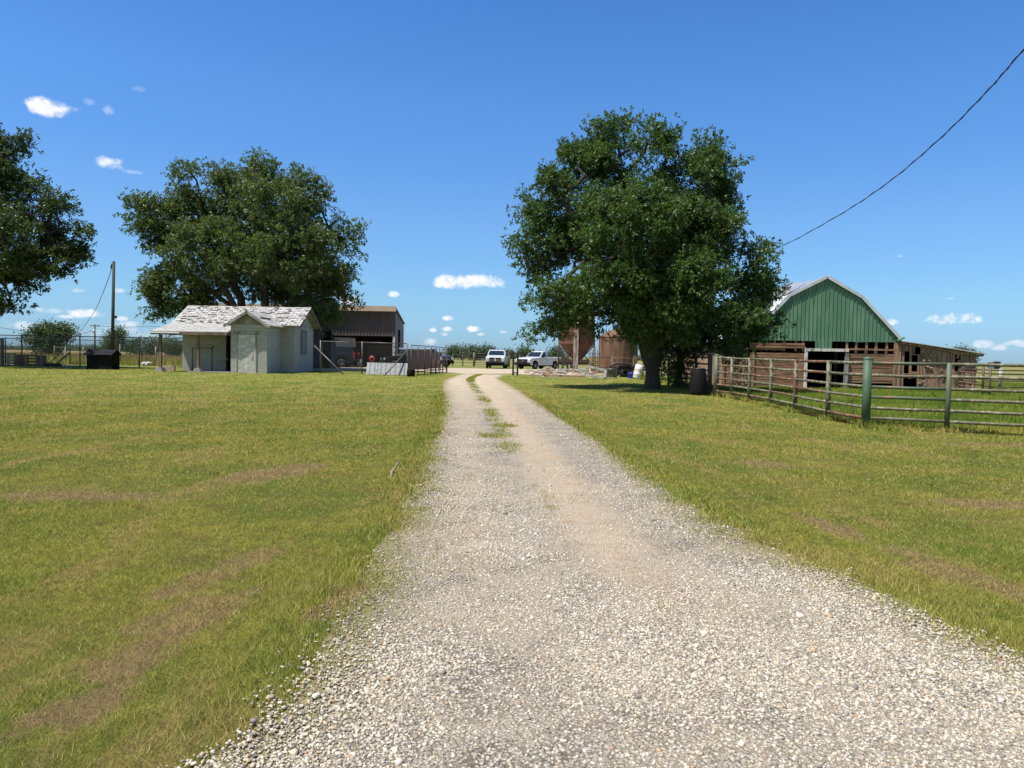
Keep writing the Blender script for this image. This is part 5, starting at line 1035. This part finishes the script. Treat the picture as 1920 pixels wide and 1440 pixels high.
# steel sheets leaning on that fence
for k, (pa, pb) in enumerate(((687.5, 708), (708.5, 764))):
    xa_, xb_ = xat(pa, 47.3), xat(pb, 47.3); z = float(H(xa_, 47.3)); m = MB(); m.slab([(xa_, 47.12, z + .02), (xb_, 47.12, z + .02), (xb_, 47.5, z + .76), (xa_, 47.5, z + .76)], .012)
    for q_ in np.arange(xa_ + .2, xb_ - .1, .3): m.bar((q_, 47.1, z + .03), (q_, 47.47, z + .75), .012, .02)
    tag(m.build('steel_sheet', M_SILVER), ('narrow left' if k == 0 else 'wide right') + ' shiny steel sheet leaning along the foot of the chain link fence', 'sheet metal')
# kennel pen
ka = np.array([xat(771, 46.2), 46.2]); kb = np.array([xat(838, 58.5), 58.5]); kn = thing('dog_kennel', 'row of dark pipe kennel panels lined with brown sheeting beside the drive', 'kennel', (ka[0], ka[1], .3))
for i, tt_ in enumerate((0, .16, .33, .50, .64, .75, .86, 1.0)):
    p_ = ka + (kb - ka) * tt_; z = float(H(*p_)); m = MB(); m.tube([(p_[0], p_[1], z), (p_[0], p_[1], z + 1.85)], .055 if i in (3, 4, 7) else .035, 8); m.build('post', M_PIPEB if i else M_FENCEP, kn)
for h in (.18, .62, 1.45, 1.85):
    m = MB(); m.tube([(ka[0], ka[1], .3 + h), (kb[0], kb[1], .3 + h)], .028, 6); m.build('rail', M_PIPEB, kn)
m = MB(); m.add([(ka[0], ka[1], .33), (kb[0], kb[1], .33), (kb[0], kb[1], 2.12), (ka[0], ka[1], 2.12)], [(0, 1, 2, 3)]); m.build('chain_link', M_MESH, kn)
off_ = np.array([-.9, .4]); a_ = ka + off_ * .6 + (0, 2.2); b_ = kb + off_ * .6
m = MB(); m.add([], []); 
n_ = 26
for i in range(n_):
    t0, t1 = i / n_, (i + .96) / n_; p0 = a_ + (b_ - a_) * t0; p1 = a_ + (b_ - a_) * t1; h_ = 1.62 if t0 < .62 else 1.45
    m.slab([(p0[0], p0[1], .55), (p1[0], p1[1], .55), (p1[0] - .01, p1[1], .3 + h_), (p0[0] - .01, p0[1], .3 + h_)], .03)
m.build('sheeting', pm('brown_kennel_sheet', (.20, .095, .062), (.14, .068, .046), 2, .7, k=(2, 2, .3), c3=(.14, .09, .075), s3=1), kn)
m = MB(); p0 = ka + (0, .3); p1 = np.array([ka[0] - .65, 50.3]); m.slab([(xat(748, 56), 56, 2.0), (xat(808, 56), 56, 2.0), (xat(808, 58), 58, 2.08), (xat(748, 58), 58, 2.08)], .05); m.build('roof_sheet', M_GALV, kn)
for tt_ in (.56, .72): 
    p_ = ka + (kb - ka) * tt_; m = MB(); m.tube([(p_[0], p_[1], .4), (p_[0] + .02, p_[1] + .1, 1.1), (p_[0] + .05, p_[1] + .5, 1.25), (p_[0] + .07, p_[1] + .9, 1.0), (p_[0] + .07, p_[1] + .95, .4)], .025, 6); m.build('gate_hoop', M_PIPER, kn)
q = at(770.5, 700, 45.7); q[2] = float(H(q[0], q[1])); tb = thing('rubber_bin', 'black rubber bin slumped at the corner post of the dog kennel', 'bin', q)
m = MB(); m.lathe(q, [(0, 0), (.22, 0), (.26, .2), (.24, .42), (.20, .50), (.16, .44), (0, .42)], 16); m.build('body', M_PLBLK, tb, bevel=0); m = MB(); m.lathe(q + np.array([0, 0, .46]), [(.21, -.02), (.24, 0), (.21, .03), (.19, 0)], 16); m.build('rim', M_RUBBER, tb)
# H shaped black frame
q = gnd(966, 704); hf = thing('pipe_frame', 'narrow black ladder shaped pipe frame standing alone right of the drive', 'pipe frame', q); sx = .155
for s in (-1, 1): m = MB(); m.bb(q[0] + s * sx - .065, q[0] + s * sx + .065, q[1] - .065, q[1] + .065, q[2] - .02, q[2] + 1.62); m.build('upright', M_DKPIPE, hf)
for h in (.16, .86, 1.52): m = MB(); m.bb(q[0] - sx + .066, q[0] + sx - .066, q[1] - .03, q[1] + .03, q[2] + h, q[2] + h + .07); m.build('rung', M_DKPIPE, hf)
# field fence and gate behind the trucks
def field_fence(pts, label, hts=(1.35, 1.05, .75, .45)): return pipe_fence('field_fence', label, pts, [M_PIPEB, M_GALP], rr=.022, pr=.06, hts=hts, top=1.45)
field_fence([(xat(849, 92), 92), (xat(868, 92), 92), (xat(888, 92), 92)], 'thin field fence between the dark blue truck and the gate')
field_fence([(xat(955.5, 90), 90), (xat(975, 90), 90), (xat(1005, 90), 90), (xat(1040, 90), 90), (xat(1075, 90), 90), (xat(1130, 92), 92)], 'thin field fence behind the angled white truck and the silo')
x0g, x1g = xat(889, 91.5), xat(953, 91.5); gt = thing('farm_gate', 'grey tubular farm gate behind the front facing white truck', 'gate', (x0g, 91.5, float(H(x0g, 91.5)))); zg2 = float(H(x0g, 91.5))
for x in (x0g, x1g): m = MB(); m.tube([(x, 91.5, zg2), (x, 91.5, zg2 + 1.75)], .12, 8); m.build('post', M_DARKWOOD, gt)
m = MB(); [m.tube([(x0g + .2, 91.5, zg2 + h), (x1g - .2, 91.5, zg2 + h)], .03, 6) for h in (.25, .5, .75, 1.0, 1.25, 1.6)]; [m.tube([(x, 91.5, zg2 + .25), (x, 91.5, zg2 + 1.6)], .03, 6) for x in (x0g + .2, (x0g + x1g) / 2, x1g - .2)]; m.build('gate_frame', M_GALP, gt)

# ================================================================== HOPPER SILO AND RUSTY TANK
SY = 70.0; sx0, sx1 = xat(1047.5, SY), xat(1114, SY); scx = (sx0 + sx1) / 2; sr = (sx1 - sx0) / 2; sg = float(H(scx, SY)); zb_ = at(1080, 644.7, SY)[2]; zt2 = at(1080, 550, SY)[2]; za_ = at(1080, 539, SY)[2]; zap = at(1080, 682, SY)[2]
si = thing('hopper_silo', 'tall rusty hopper bottom grain silo on pipe legs partly behind the shade tree', 'silo', (scx, SY, sg))
m = MB(); nr = 8; prof = []
for k in range(nr + 1):
    z = zb_ + (zt2 - zb_) * k / nr; prof += [(sr, z - zb_), (sr + (.03 if k % 2 else .0), z - zb_ + .02)]
m.lathe((scx, SY, zb_), prof, 36); m.build('cylinder', M_RUST, si)
m = MB(); m.lathe((scx, SY, zt2), [(sr + .05, .03), (sr + .03, .06), (.35, za_ - zt2), (.35, za_ - zt2 + .15), (0, za_ - zt2 + .15)], 36); m.build('roof', M_RUST, si)
m = MB(); m.lathe((scx, SY, zap), [(.12, 0), (.14, .1), (sr - .02, zb_ - zap)], 36); m.build('hopper', M_RUST, si)
for k in range(4):
    a = math.pi / 4 + k * math.pi / 2; 
for (ax_, ay_) in ((-1, 0), (1, 0), (0, 1)):
    x, y = scx + ax_ * sr, SY + ay_ * sr; m = MB(); m.tube([(x, y, sg), (x, y, zb_ + 1.0)], .07, 8); m.build('leg', M_PIPEB, si)
m = MB(); px_ = xat(1079.5, SY - sr - .3); m.bb(px_ - .21, px_ + .21, SY - sr - .5, SY - sr - .2, sg, zb_ + 2.9); m.build('leg', M_PILLAR, si)
yb = SY - sr
for (x0_, z0_, x1_, z1_) in ((sx0, zb_ - .1, px_ - .1, sg + .1), (px_ - .1, zb_ - .3, sx0 + .3, sg + .6), (sx1, zb_ - .1, px_ + .2, sg + .8), (sx1 - .9, zb_ - 1.1, sx1 + .2, sg + .3)):
    m = MB(); m.tube([(x0_, SY if abs(x0_ - px_) > .8 else yb, z0_), (x1_, yb if abs(x1_ - px_) < .8 else SY - .2, z1_)], .05, 6); m.build('brace', M_DKPIPE, si)
TY = 66.0; tx0_, tx1_ = xat(1122.5, TY), xat(1195, TY); tcx = (tx0_ + tx1_) / 2; tr_ = (tx1_ - tx0_) / 2; tg = float(H(tcx, TY)); tzt = at(1158, 632, TY)[2]
tk = thing('rusty_tank', 'squat rust streaked cylindrical tank behind the black tubs', 'tank', (tcx, TY, tg)); m = MB(); m.lathe((tcx, TY, tg), [(tr_, 0), (tr_, tzt - tg)], 40); m.build('shell', M_RUST2, tk)
m = MB(); m.lathe((tcx, TY, tzt), [(tr_ + .04, -.03), (tr_ + .04, .02), (tr_ * .5, .55), (.25, .75), (0, .78)], 40); m.build('roof', M_RUST2, tk)
pipe_fence('corral_fence', 'brown pipe fence in front of the rusty tank', [(xat(1108, 58), 58), (xat(1148, 58), 58), (xat(1188, 57.5), 57.5), (xat(1240, 57), 57)], [M_PIPER, M_PIPEB], rr=.03, pr=.05, hts=(1.42, 1.0, .62, .35), top=1.45)
m = MB(); x = xat(1191, 57); m.bb(x - .12, x + .12, 56.9, 57.1, .1, 1.75); tag(m.build('fence_post', M_DARKWOOD), 'thick brown wooden post above the leaning white barrel', 'post')
# stack of red corral panels standing on edge between silo and tank
for k in range(5):
    x = xat(1108 + k * 3.1, 63 + k * .3); y = 63 + k * .3; z = float(H(x, y)); P_ = thing('corral_gate', 'dark red pipe corral panel standing on end between silo and tank', 'panel', (x, y, z), 'corral panels stood on end beside the silo'); m = MB()
    hh = 2.0 + .35 * math.sin(k * 2.1); m.tube([(x - .16, y, z), (x - .16, y, z + hh), (x + .16, y + .1, z + hh), (x + .16, y + .1, z)], .03, 6); m.build('frame', M_PIPER, P_); m = MB(); [m.tube([(x - .15, y, z + h), (x + .15, y + .1, z + h)], .02, 5) for h in (.35, .7, 1.05, 1.4, 1.7)]; m.build('rungs', M_PIPER, P_)
# flat trailer behind the silo
x0_, x1_ = xat(1046, 76), xat(1104, 76); z = float(H(x0_, 76)); tl = thing('flat_trailer', 'low dark flatbed trailer seen under the hopper silo', 'trailer', ((x0_ + x1_) / 2, 76, z)); m = MB(); m.bb(x0_, x1_, 75.2, 77, z + .62, z + .80); m.build('deck', M_DKPIPE, tl)
m = MB(); m.bb(x0_, x1_, 75.15, 75.2, z + .80, z + 1.15); m.build('side_rail', M_PIPEB, tl)
for k in range(2): m = MB(); m.lathe((x0_ + .7 + k * .85, 75.1, z + .36), [(.16, -.1), (.34, -.1), (.36, 0), (.34, .1), (.16, .1)], 18, ax=Matrix.Rotation(math.pi / 2, 3, 'X')); m.build('wheel', M_RUBBER, tl)
# dark utility trailer fender behind tubs
q = at(1165, 688, 55); z = float(H(q[0], 55)); ut = thing('utility_trailer', 'dark trailer with rounded fender behind the black tubs', 'trailer', (q[0], 55, z)); m = MB()
m.tube([(q[0] - 1.0, 55, z + .45), (q[0] - .75, 55, z + .85), (q[0] - .45, 55, z + 1.0), (q[0] + .35, 55, z + 1.0), (q[0] + .7, 55, z + .8)], .09, 8); m.build('fender', M_DKPIPE, ut); m = MB(); m.bb(q[0] - .2, q[0] + 1.9, 55.1, 56.5, z + .5, z + .85); m.build('bed', M_DKPIPE, ut)
for k in range(2): m = MB(); m.lathe((q[0] - .45 + k * .75, 55.1, z + .36), [(.16, -.1), (.34, -.1), (.36, 0), (.34, .1), (.16, .1)], 18, ax=Matrix.Rotation(math.pi / 2, 3, 'X')); m.build('wheel', M_RUBBER, ut)

# ================================================================== YARD CLUTTER
def tub(px, py, label, r0, h, mat, name='stock_tank', cat='tub'):
    q = gnd(px, py); T = thing(name, label, cat, q); m = MB(); m.lathe(q, [(0, .02), (r0 * .9, .0), (r0 * .92, h * .1), (r0 * .93, h * .86), (r0, h * .88), (r0, h), (r0 * .95, h), (r0 * .90, h * .93), (0, h * .93)], 26); m.build('body', mat, T)
    m = MB(); m.lathe(q + np.array([0, 0, h * .80]), [(r0 * .93, 0), (r0 * 1.01, .01), (r0 * 1.01, .04), (r0 * .93, .05)], 26); m.build('rim', mat, T); return T
tub(1146.5, 707.5, 'left of the two round dark grey stock tubs beside the tank', .41, .62, M_TUB); tub(1170, 707, 'right of the two round dark grey stock tubs, next to the blue tub', .40, .62, M_TUB)
tub(1184, 709.5, 'small bright blue plastic tub in front of the white barrel', .28, .40, M_BLUET, 'blue_tub')
q = gnd(1194, 711); T = thing('plastic_barrel', 'white plastic barrel leaning beside the shade tree trunk', 'barrel', q); ax = Matrix.Rotation(R(12), 3, 'Y'); m = MB()
m.lathe(q + np.array([0, 0, .05]), [(0, 0), (.27, 0), (.29, .04), (.295, .28), (.305, .30), (.295, .33), (.295, .62), (.305, .64), (.295, .67), (.285, .92), (.25, .96), (0, .97)], 26, ax=ax); m.build('body', M_BARREL, T)
m = MB(); top_ = ax @ Vector((.12, 0, .97)); m.lathe(q + np.array([0, 0, .05]) + np.array(top_), [(.0, 0), (.04, 0), (.04, .03), (0, .03)], 10, ax=ax); m.build('bung', M_TUB, T)
# weathered timber frame
f0 = gnd(1100, 706); f1 = gnd(1172, 711); fr = thing('timber_frame', 'weathered grey timber frame slumped beside the scrap boards', 'frame', f0); zf0 = float(f0[2])
P_ = [at(1096, 703, 47.5), at(1102, 687, 47.5), at(1136, 695, 46.5), at(1134, 709, 46.2)]
for i, (a, b) in enumerate(((P_[0], P_[1]), (P_[1], P_[2]), (P_[2], P_[3]), (P_[0] + (0.1, 0, .0), P_[3]))): m = MB(); m.bar(a, b, .15, .12); m.build('beam', M_GREYWOOD, fr)
m = MB(); m.bar(at(1105, 690, 47.9), at(1108, 704, 47.6), .09, .05); m.build('strut', M_SCRAP[0], fr)
# scrap board pile: every board is one thing
def board(px, py, dz, L, wd, th, rz, ry, mat, lb, grp='scrap boards in the pile by the silo'):
    q = gnd(px, py); m = MB(); m.box((0, 0, 0), (L, wd, th)); o = m.build('scrap_board', mat, bevel=.006, origin=(0, 0, 0)); o.location = (q[0], q[1], q[2] + dz); o.rotation_euler = (R(rng.normal(0, 5)), R(ry), R(rz)); tag(o, lb, 'board', grp)
for k in range(64):
    px = rng.uniform(985, 1112); c_ = rng.integers(0, 3); py = rng.uniform(698.5, 706.5) + (px - 985) * .02
    board(px, py, .05 + rng.random() * (.40 if 1000 < px < 1095 else .15), rng.uniform(.35, 1.3), rng.uniform(.08, .22), rng.uniform(.03, .09), rng.normal(0, 35), rng.normal(0, 13), M_SCRAP[c_], 'scrap board, %s, lying in the low pile left of the timber frame' % ('pale', 'reddish', 'grey')[c_], '%s scrap boards in the pile' % ('pale', 'reddish', 'grey')[c_])
board(1052, 706.5, .06, 3.3, .16, .12, 2, 0, M_SCRAP[1], 'long reddish beam lying along the front edge of the scrap pile', None)
board(1020, 707.2, .02, 1.9, .3, .03, 0, 0, M_SCRAP[0], 'pale plywood strip on the grass in front of the scrap pile', None); board(1060, 708.5, .02, 2.4, .3, .03, 1, 0, M_SCRAP[0], 'longer pale plywood strip on the grass nearest the camera', None)
board(1040.5, 704.5, .18, .55, .10, .05, 60, -50, M_SCRAP[1], 'short reddish board propped upright at the middle of the pile', None)
q = gnd(1035, 699.5); m = MB(); m.bb(q[0] - .15, q[0] + .15, q[1] - .12, q[1] + .12, q[2], q[2] + .42); tag(m.build('carton', M_CLIN, bevel=.01), 'cream coloured box standing on the back of the scrap pile', 'box')
q = gnd(1068, 698); m = MB(); m.bb(q[0] - 1.4, q[0] + 1.6, q[1] - .2, q[1] + .2, q[2], q[2] + .26); tag(m.build('galvanised_trough', M_SILVER, bevel=.03), 'long pale galvanised feed trough behind the scrap boards', 'trough')
# scattered bits beside frame
for k in range(6):
    board(1108 + k * 9, 709 + rng.uniform(-1, 1.2), .03, rng.uniform(.3, .7), .1, .04, rng.normal(0, 25), 0, M_SCRAP[k % 3], 'broken wood scrap lying under the timber frame', 'broken wood scraps under the timber frame')

# ================================================================== LEFT SIDE: pole, dog house, wires
q = gnd(210, 692.5); top_ = at(213.5, 490, float(q[1])); pl = thing('utility_pole', 'tall bare wooden utility pole beside the dark dog house', 'pole', q); m = MB(); m.tube([q, top_], [.11, .085], 12); m.build('pole', M_POLE, pl)
m = MB(); a = at(214.5, 594, float(q[1]) - .1); m.bb(a[0], a[0] + .14, a[1] - .06, a[1] + .06, a[2] - .09, a[2] + .07); m.build('bracket', M_DKPIPE, pl); m = MB(); m.tube([at(211, 492, float(q[1])), at(208.5, 500, float(q[1])), at(208, 503, float(q[1]))], .05, 6); m.build('insulator', M_DKPIPE, pl)
PY = float(q[1])
def cable(name, label, pts, r, cat='cable', n=6, wob=0):
    m = MB(); P = [np.array(p_, float) for p_ in pts]; out_ = []
    for i in range(len(P) - 1):
        for k in range(12):
            t_ = k / 12; p0 = P[max(i - 1, 0)]; p1 = P[i]; p2 = P[i + 1]; p3 = P[min(i + 2, len(P) - 1)]
            out_.append(.5 * ((2 * p1) + (-p0 + p2) * t_ + (2 * p0 - 5 * p1 + 4 * p2 - p3) * t_ ** 2 + (-p0 + 3 * p1 - 3 * p2 + p3) * t_ ** 3))
    out_.append(P[-1]); m.tube(out_, r, n); return tag(m.build(name, M_CABLE), label, cat)
cable('guy_cable', 'thin cable sagging from the top of the bare pole down to the left', [at(211, 496, PY), at(204, 520, PY + 3), at(190, 556, PY + 9), at(172, 592, PY + 18), at(136, 640, PY + 40)], .022)
# small dark dog house
dy = float(gnd(190, 692.5)[1]) - .3; x0_, x1_ = xat(161.5, dy), xat(208, dy); x2_ = xat(219, dy + 1.5); z = float(H(x0_, dy)); dh = thing('dog_house', 'dark gabled dog house at the foot of the bare utility pole', 'dog house', ((x0_ + x1_) / 2, dy, z)); zw = at(180, 664, dy)[2]; zrdg = at(180, 655, dy + .8)[2]
m = MB(); m.bb(x0_ + .03, x1_ + .02, dy, dy + 1.0, z, zw); m.prism([(dy, zw), (dy + 1.0, zw), (dy + .5, zrdg - .05)], 'x', x0_ + .05, x1_ + .0)
for k in range(6): m.bb(x0_ + .06 + k * .25, x0_ + .09 + k * .25, dy - .02, dy - .001, z, zw - .03)
m.build('walls', pm('dark_stained_boards', (.008, .009, .010), (.013, .013, .014), 3, .9, spec=.1), dh)
m = MB(); e_ = .12; m.slab([(x0_ - e_, dy - .15, zw - .03), (x1_ + .12, dy - .15, zw - .03), (x1_ + .12, dy + .5, zrdg), (x0_ - e_, dy + .5, zrdg)], .04); m.slab([(x0_ - e_, dy + 1.15, zw - .03), (x1_ + .12, dy + 1.15, zw - .03), (x1_ + .12, dy + .5, zrdg + .002), (x0_ - e_, dy + .5, zrdg + .002)], .04); m.build('roof', pm('dark_felt', (.014, .016, .018), (.022, .024, .026), 4, .9, spec=.1), dh)
# far power pole with crossarm
q = at(178, 655, 165); z = float(H(q[0], 165)); fp = thing('power_pole', 'distant power pole with crossarm and transformer beyond the field', 'pole', (q[0], 165, z)); tz = at(178, 608, 165)[2]; m = MB(); m.tube([(q[0], 165, z), (q[0], 165, tz)], [.2, .15], 8); m.build('pole', M_POLE, fp)
m = MB(); m.bar((q[0] - 1.0, 165, tz - .35), (q[0] + 1.0, 165, tz - .35), .14); m.build('crossarm', M_POLE, fp)
for s in (-1, 1): m = MB(); m.lathe((q[0] + s * .9, 165, tz - .27), [(0, 0), (.1, 0), (.1, .25), (0, .28)], 8); m.build('insulator', M_TRIM, fp)
m = MB(); m.lathe((q[0] + .1, 164.6, tz - 2.0), [(0, 0), (.28, 0), (.28, .8), (0, .9)], 12); m.build('transformer', M_GALV, fp)
cable('power_line', 'thin power line dipping left from the distant power pole', [at(174, 621, 165), at(140, 627, 175), at(100, 628, 185), at(0, 614, 200), at(-60, 600, 205)], .05)
cable('power_line', 'upper power line running right from the distant power pole', [at(182, 610, 165), at(215, 613, 170), at(300, 612, 180)], .035)
# pallet crates and odds in the dog run
q = gnd(52, 689); T = thing('wooden_crate', 'weathered slatted wooden crate lying in the dog run at far left', 'crate', (q[0], 54, .3)); x0_, x1_ = xat(29, 54), xat(71, 54); za2, zb2 = .3, at(50, 666, 54)[2]
m = MB(); 
for k in range(4): z_ = za2 + .08 + k * (zb2 - za2 - .1) / 3; m.bb(x0_, x1_, 54, 54.04, z_ - .07, z_ + .07)
m.build('slats', M_DARKWOOD, T); m = MB()
for x in (x0_ + .1, (x0_ + x1_) / 2, x1_ - .1): m.bb(x - .08, x + .08, 54.045, 54.12, za2, zb2)
m.bb(x0_, x0_ + .05, 54.13, 55, za2, zb2); m.bb(x1_ - .05, x1_, 54.13, 55, za2, zb2); m.build('frame', M_DARKWOOD, T)
T = thing('wooden_crate', 'grey slatted pallet standing behind the first chain link post', 'crate', (xat(18, 54.5), 54.5, .3)); x0_, x1_ = xat(11, 54.5), xat(29, 54.5)
m = MB()
for k in range(4): m.bb(x0_, x1_, 54.5, 54.54, .38 + k * .22, .50 + k * .22)
m.build('slats', M_GREYWOOD, T); m = MB(); [m.bb(x - .06, x + .06, 54.545, 54.64, .3, 1.2) for x in (x0_ + .1, x1_ - .1)]; m.build('frame', M_GREYWOOD, T)
q = gnd(98, 688.5); m = MB(); m.bb(xat(85, 53.5), xat(113, 53.5), 53.3, 53.7, .3, .52); tag(m.build('black_beam', M_PLBLK, bevel=.02), 'black beam lying on the ground inside the dog run', 'beam')
m = MB(); m.bb(xat(113, 53.8), xat(124, 53.8), 53.7, 53.9, .33, .42); tag(m.build('white_board', M_WHITE), 'short white board at the right end of the black beam', 'board')
m = MB(); m.bar(at(105, 683, 55), at(131, 661, 55), .10, .08); tag(m.build('brace_post', M_DARKWOOD), 'brown timber brace slanting up to the back fence post', 'brace')
m = MB(); m.bar(at(86, 685, 55.5), at(118, 659, 55.5), .05, .05); tag(m.build('brace_post', M_GREYWOOD), 'thin grey pole slanting behind the brown brace', 'brace')
for (px, y0_, Yd, lb) in ((77.5, 655, 53, 'pale wooden post standing in the dog run right of the crate'), (102, 648, 62, 'left post of the bare frame in the dog run'), (122.5, 650, 62, 'right post of the bare frame in the dog run'), (156, 650, 64, 'thin post in the field right of the black fence post'), (225, 645, 64, 'thin dark post right of the dog house'), (292, 650, 60, 'thin post seen through the left porch bay')):
    a = at(px, y0_, Yd); z = float(H(a[0], Yd)); m = MB(); m.tube([(a[0], Yd, z), (a[0], Yd, a[2])], .055, 6); tag(m.build('wooden_post', M_GREYWOOD), lb, 'post')
m = MB(); a = at(102, 650.5, 62); b = at(122.5, 651.5, 62); m.bar(a, b, .1); tag(m.build('crossbar', M_DARKWOOD), 'dark crossbar joining the two bare posts in the dog run', 'beam')
for (px, py, lb) in ((271, 682, 'white rubble lump in the grass right of the last fence post'), (278, 683, 'second white rubble lump nearer the porch')):
    q = at(px, py, 60); m = MB(); V = ico * rng.uniform(.7, 1.2, (12, 1)) * (.35, .3, .22); m.add(V + np.array([q[0], 60, float(H(q[0], 60)) + .15]), icof); tag(m.build('rubble_lump', M_TRIM), lb, 'rock')
# leaning guy at far left edge
m = MB(); m.bb(xat(2, 52.5), xat(6, 52.5), 52.4, 52.6, .3, 2.25); tag(m.build('gate_post', M_GALP), 'grey square gate post at the extreme left of the chain link fence', 'post')
# ================================================================== overhead service cable
P1 = [at(1330, 500, 40.5), at(1450, 467.5, 38), at(1560, 411, 31), at(1660, 346, 25.5), at(1760, 262, 20.8), at(1850, 172, 17), at(1920, 92, 14.6), at(2080, -90, 11)]
cable('service_cable', 'thick twisted black overhead cable rising right from the shade tree', P1, .014)
# twist: second strand wound round it
out_ = []
for i in range(len(P1) - 1):
    for k in range(30):
        t_ = k / 30; p0 = P1[max(i - 1, 0)]; p1 = P1[i]; p2 = P1[i + 1]; p3 = P1[min(i + 2, len(P1) - 1)]
        c_ = .5 * ((2 * p1) + (-p0 + p2) * t_ + (2 * p0 - 5 * p1 + 4 * p2 - p3) * t_ ** 2 + (-p0 + 3 * p1 - 3 * p2 + p3) * t_ ** 3); ph = (i * 30 + k) * .55
        out_.append(c_ + np.array([0, math.cos(ph), math.sin(ph)]) * .024)
m = MB(); m.tube(out_, .010, 5); tag(m.build('service_wire', M_CABLE), 'thinner strand wound around the thick overhead cable', 'cable')
# loose things on the near ground
for (px, py, s, lb, mt) in ((795, 1281, .030, 'palest big stone on the gravel left of centre near the camera', M_TRIM), (510, 1313, .034, 'flat tan stone at the left edge of the gravel near the camera', pm('tan_stone', (.45, .33, .20), (.36, .27, .18), 9)), (775, 1312, .020, 'small dark stone below the pale big stone', M_TORN)):
    q = gnd(px, py); m = MB(); V = ico * rng.uniform(.8, 1.15, (12, 1)) * (s, s * .75, s * .5); m.add(V + np.array([q[0], q[1], q[2] + s * .3]), icof, False); tag(m.build('stone', mt, bevel=.004), lb, 'stone')
q = gnd(740, 885); m = MB(); m.tube([gnd(731, 902) + (0, 0, .015), gnd(735, 888) + (0, 0, .025), gnd(748, 868) + (0, 0, .02), gnd(760, 850) + (0, 0, .02)], [.010, .020, .012, .008], 7); tag(m.build('fallen_branch', pm('dry_bark', (.27, .23, .16), (.20, .16, .11), 9, .95, spec=.1)), 'pale fallen branch lying in the lawn left of the gravel', 'branch')
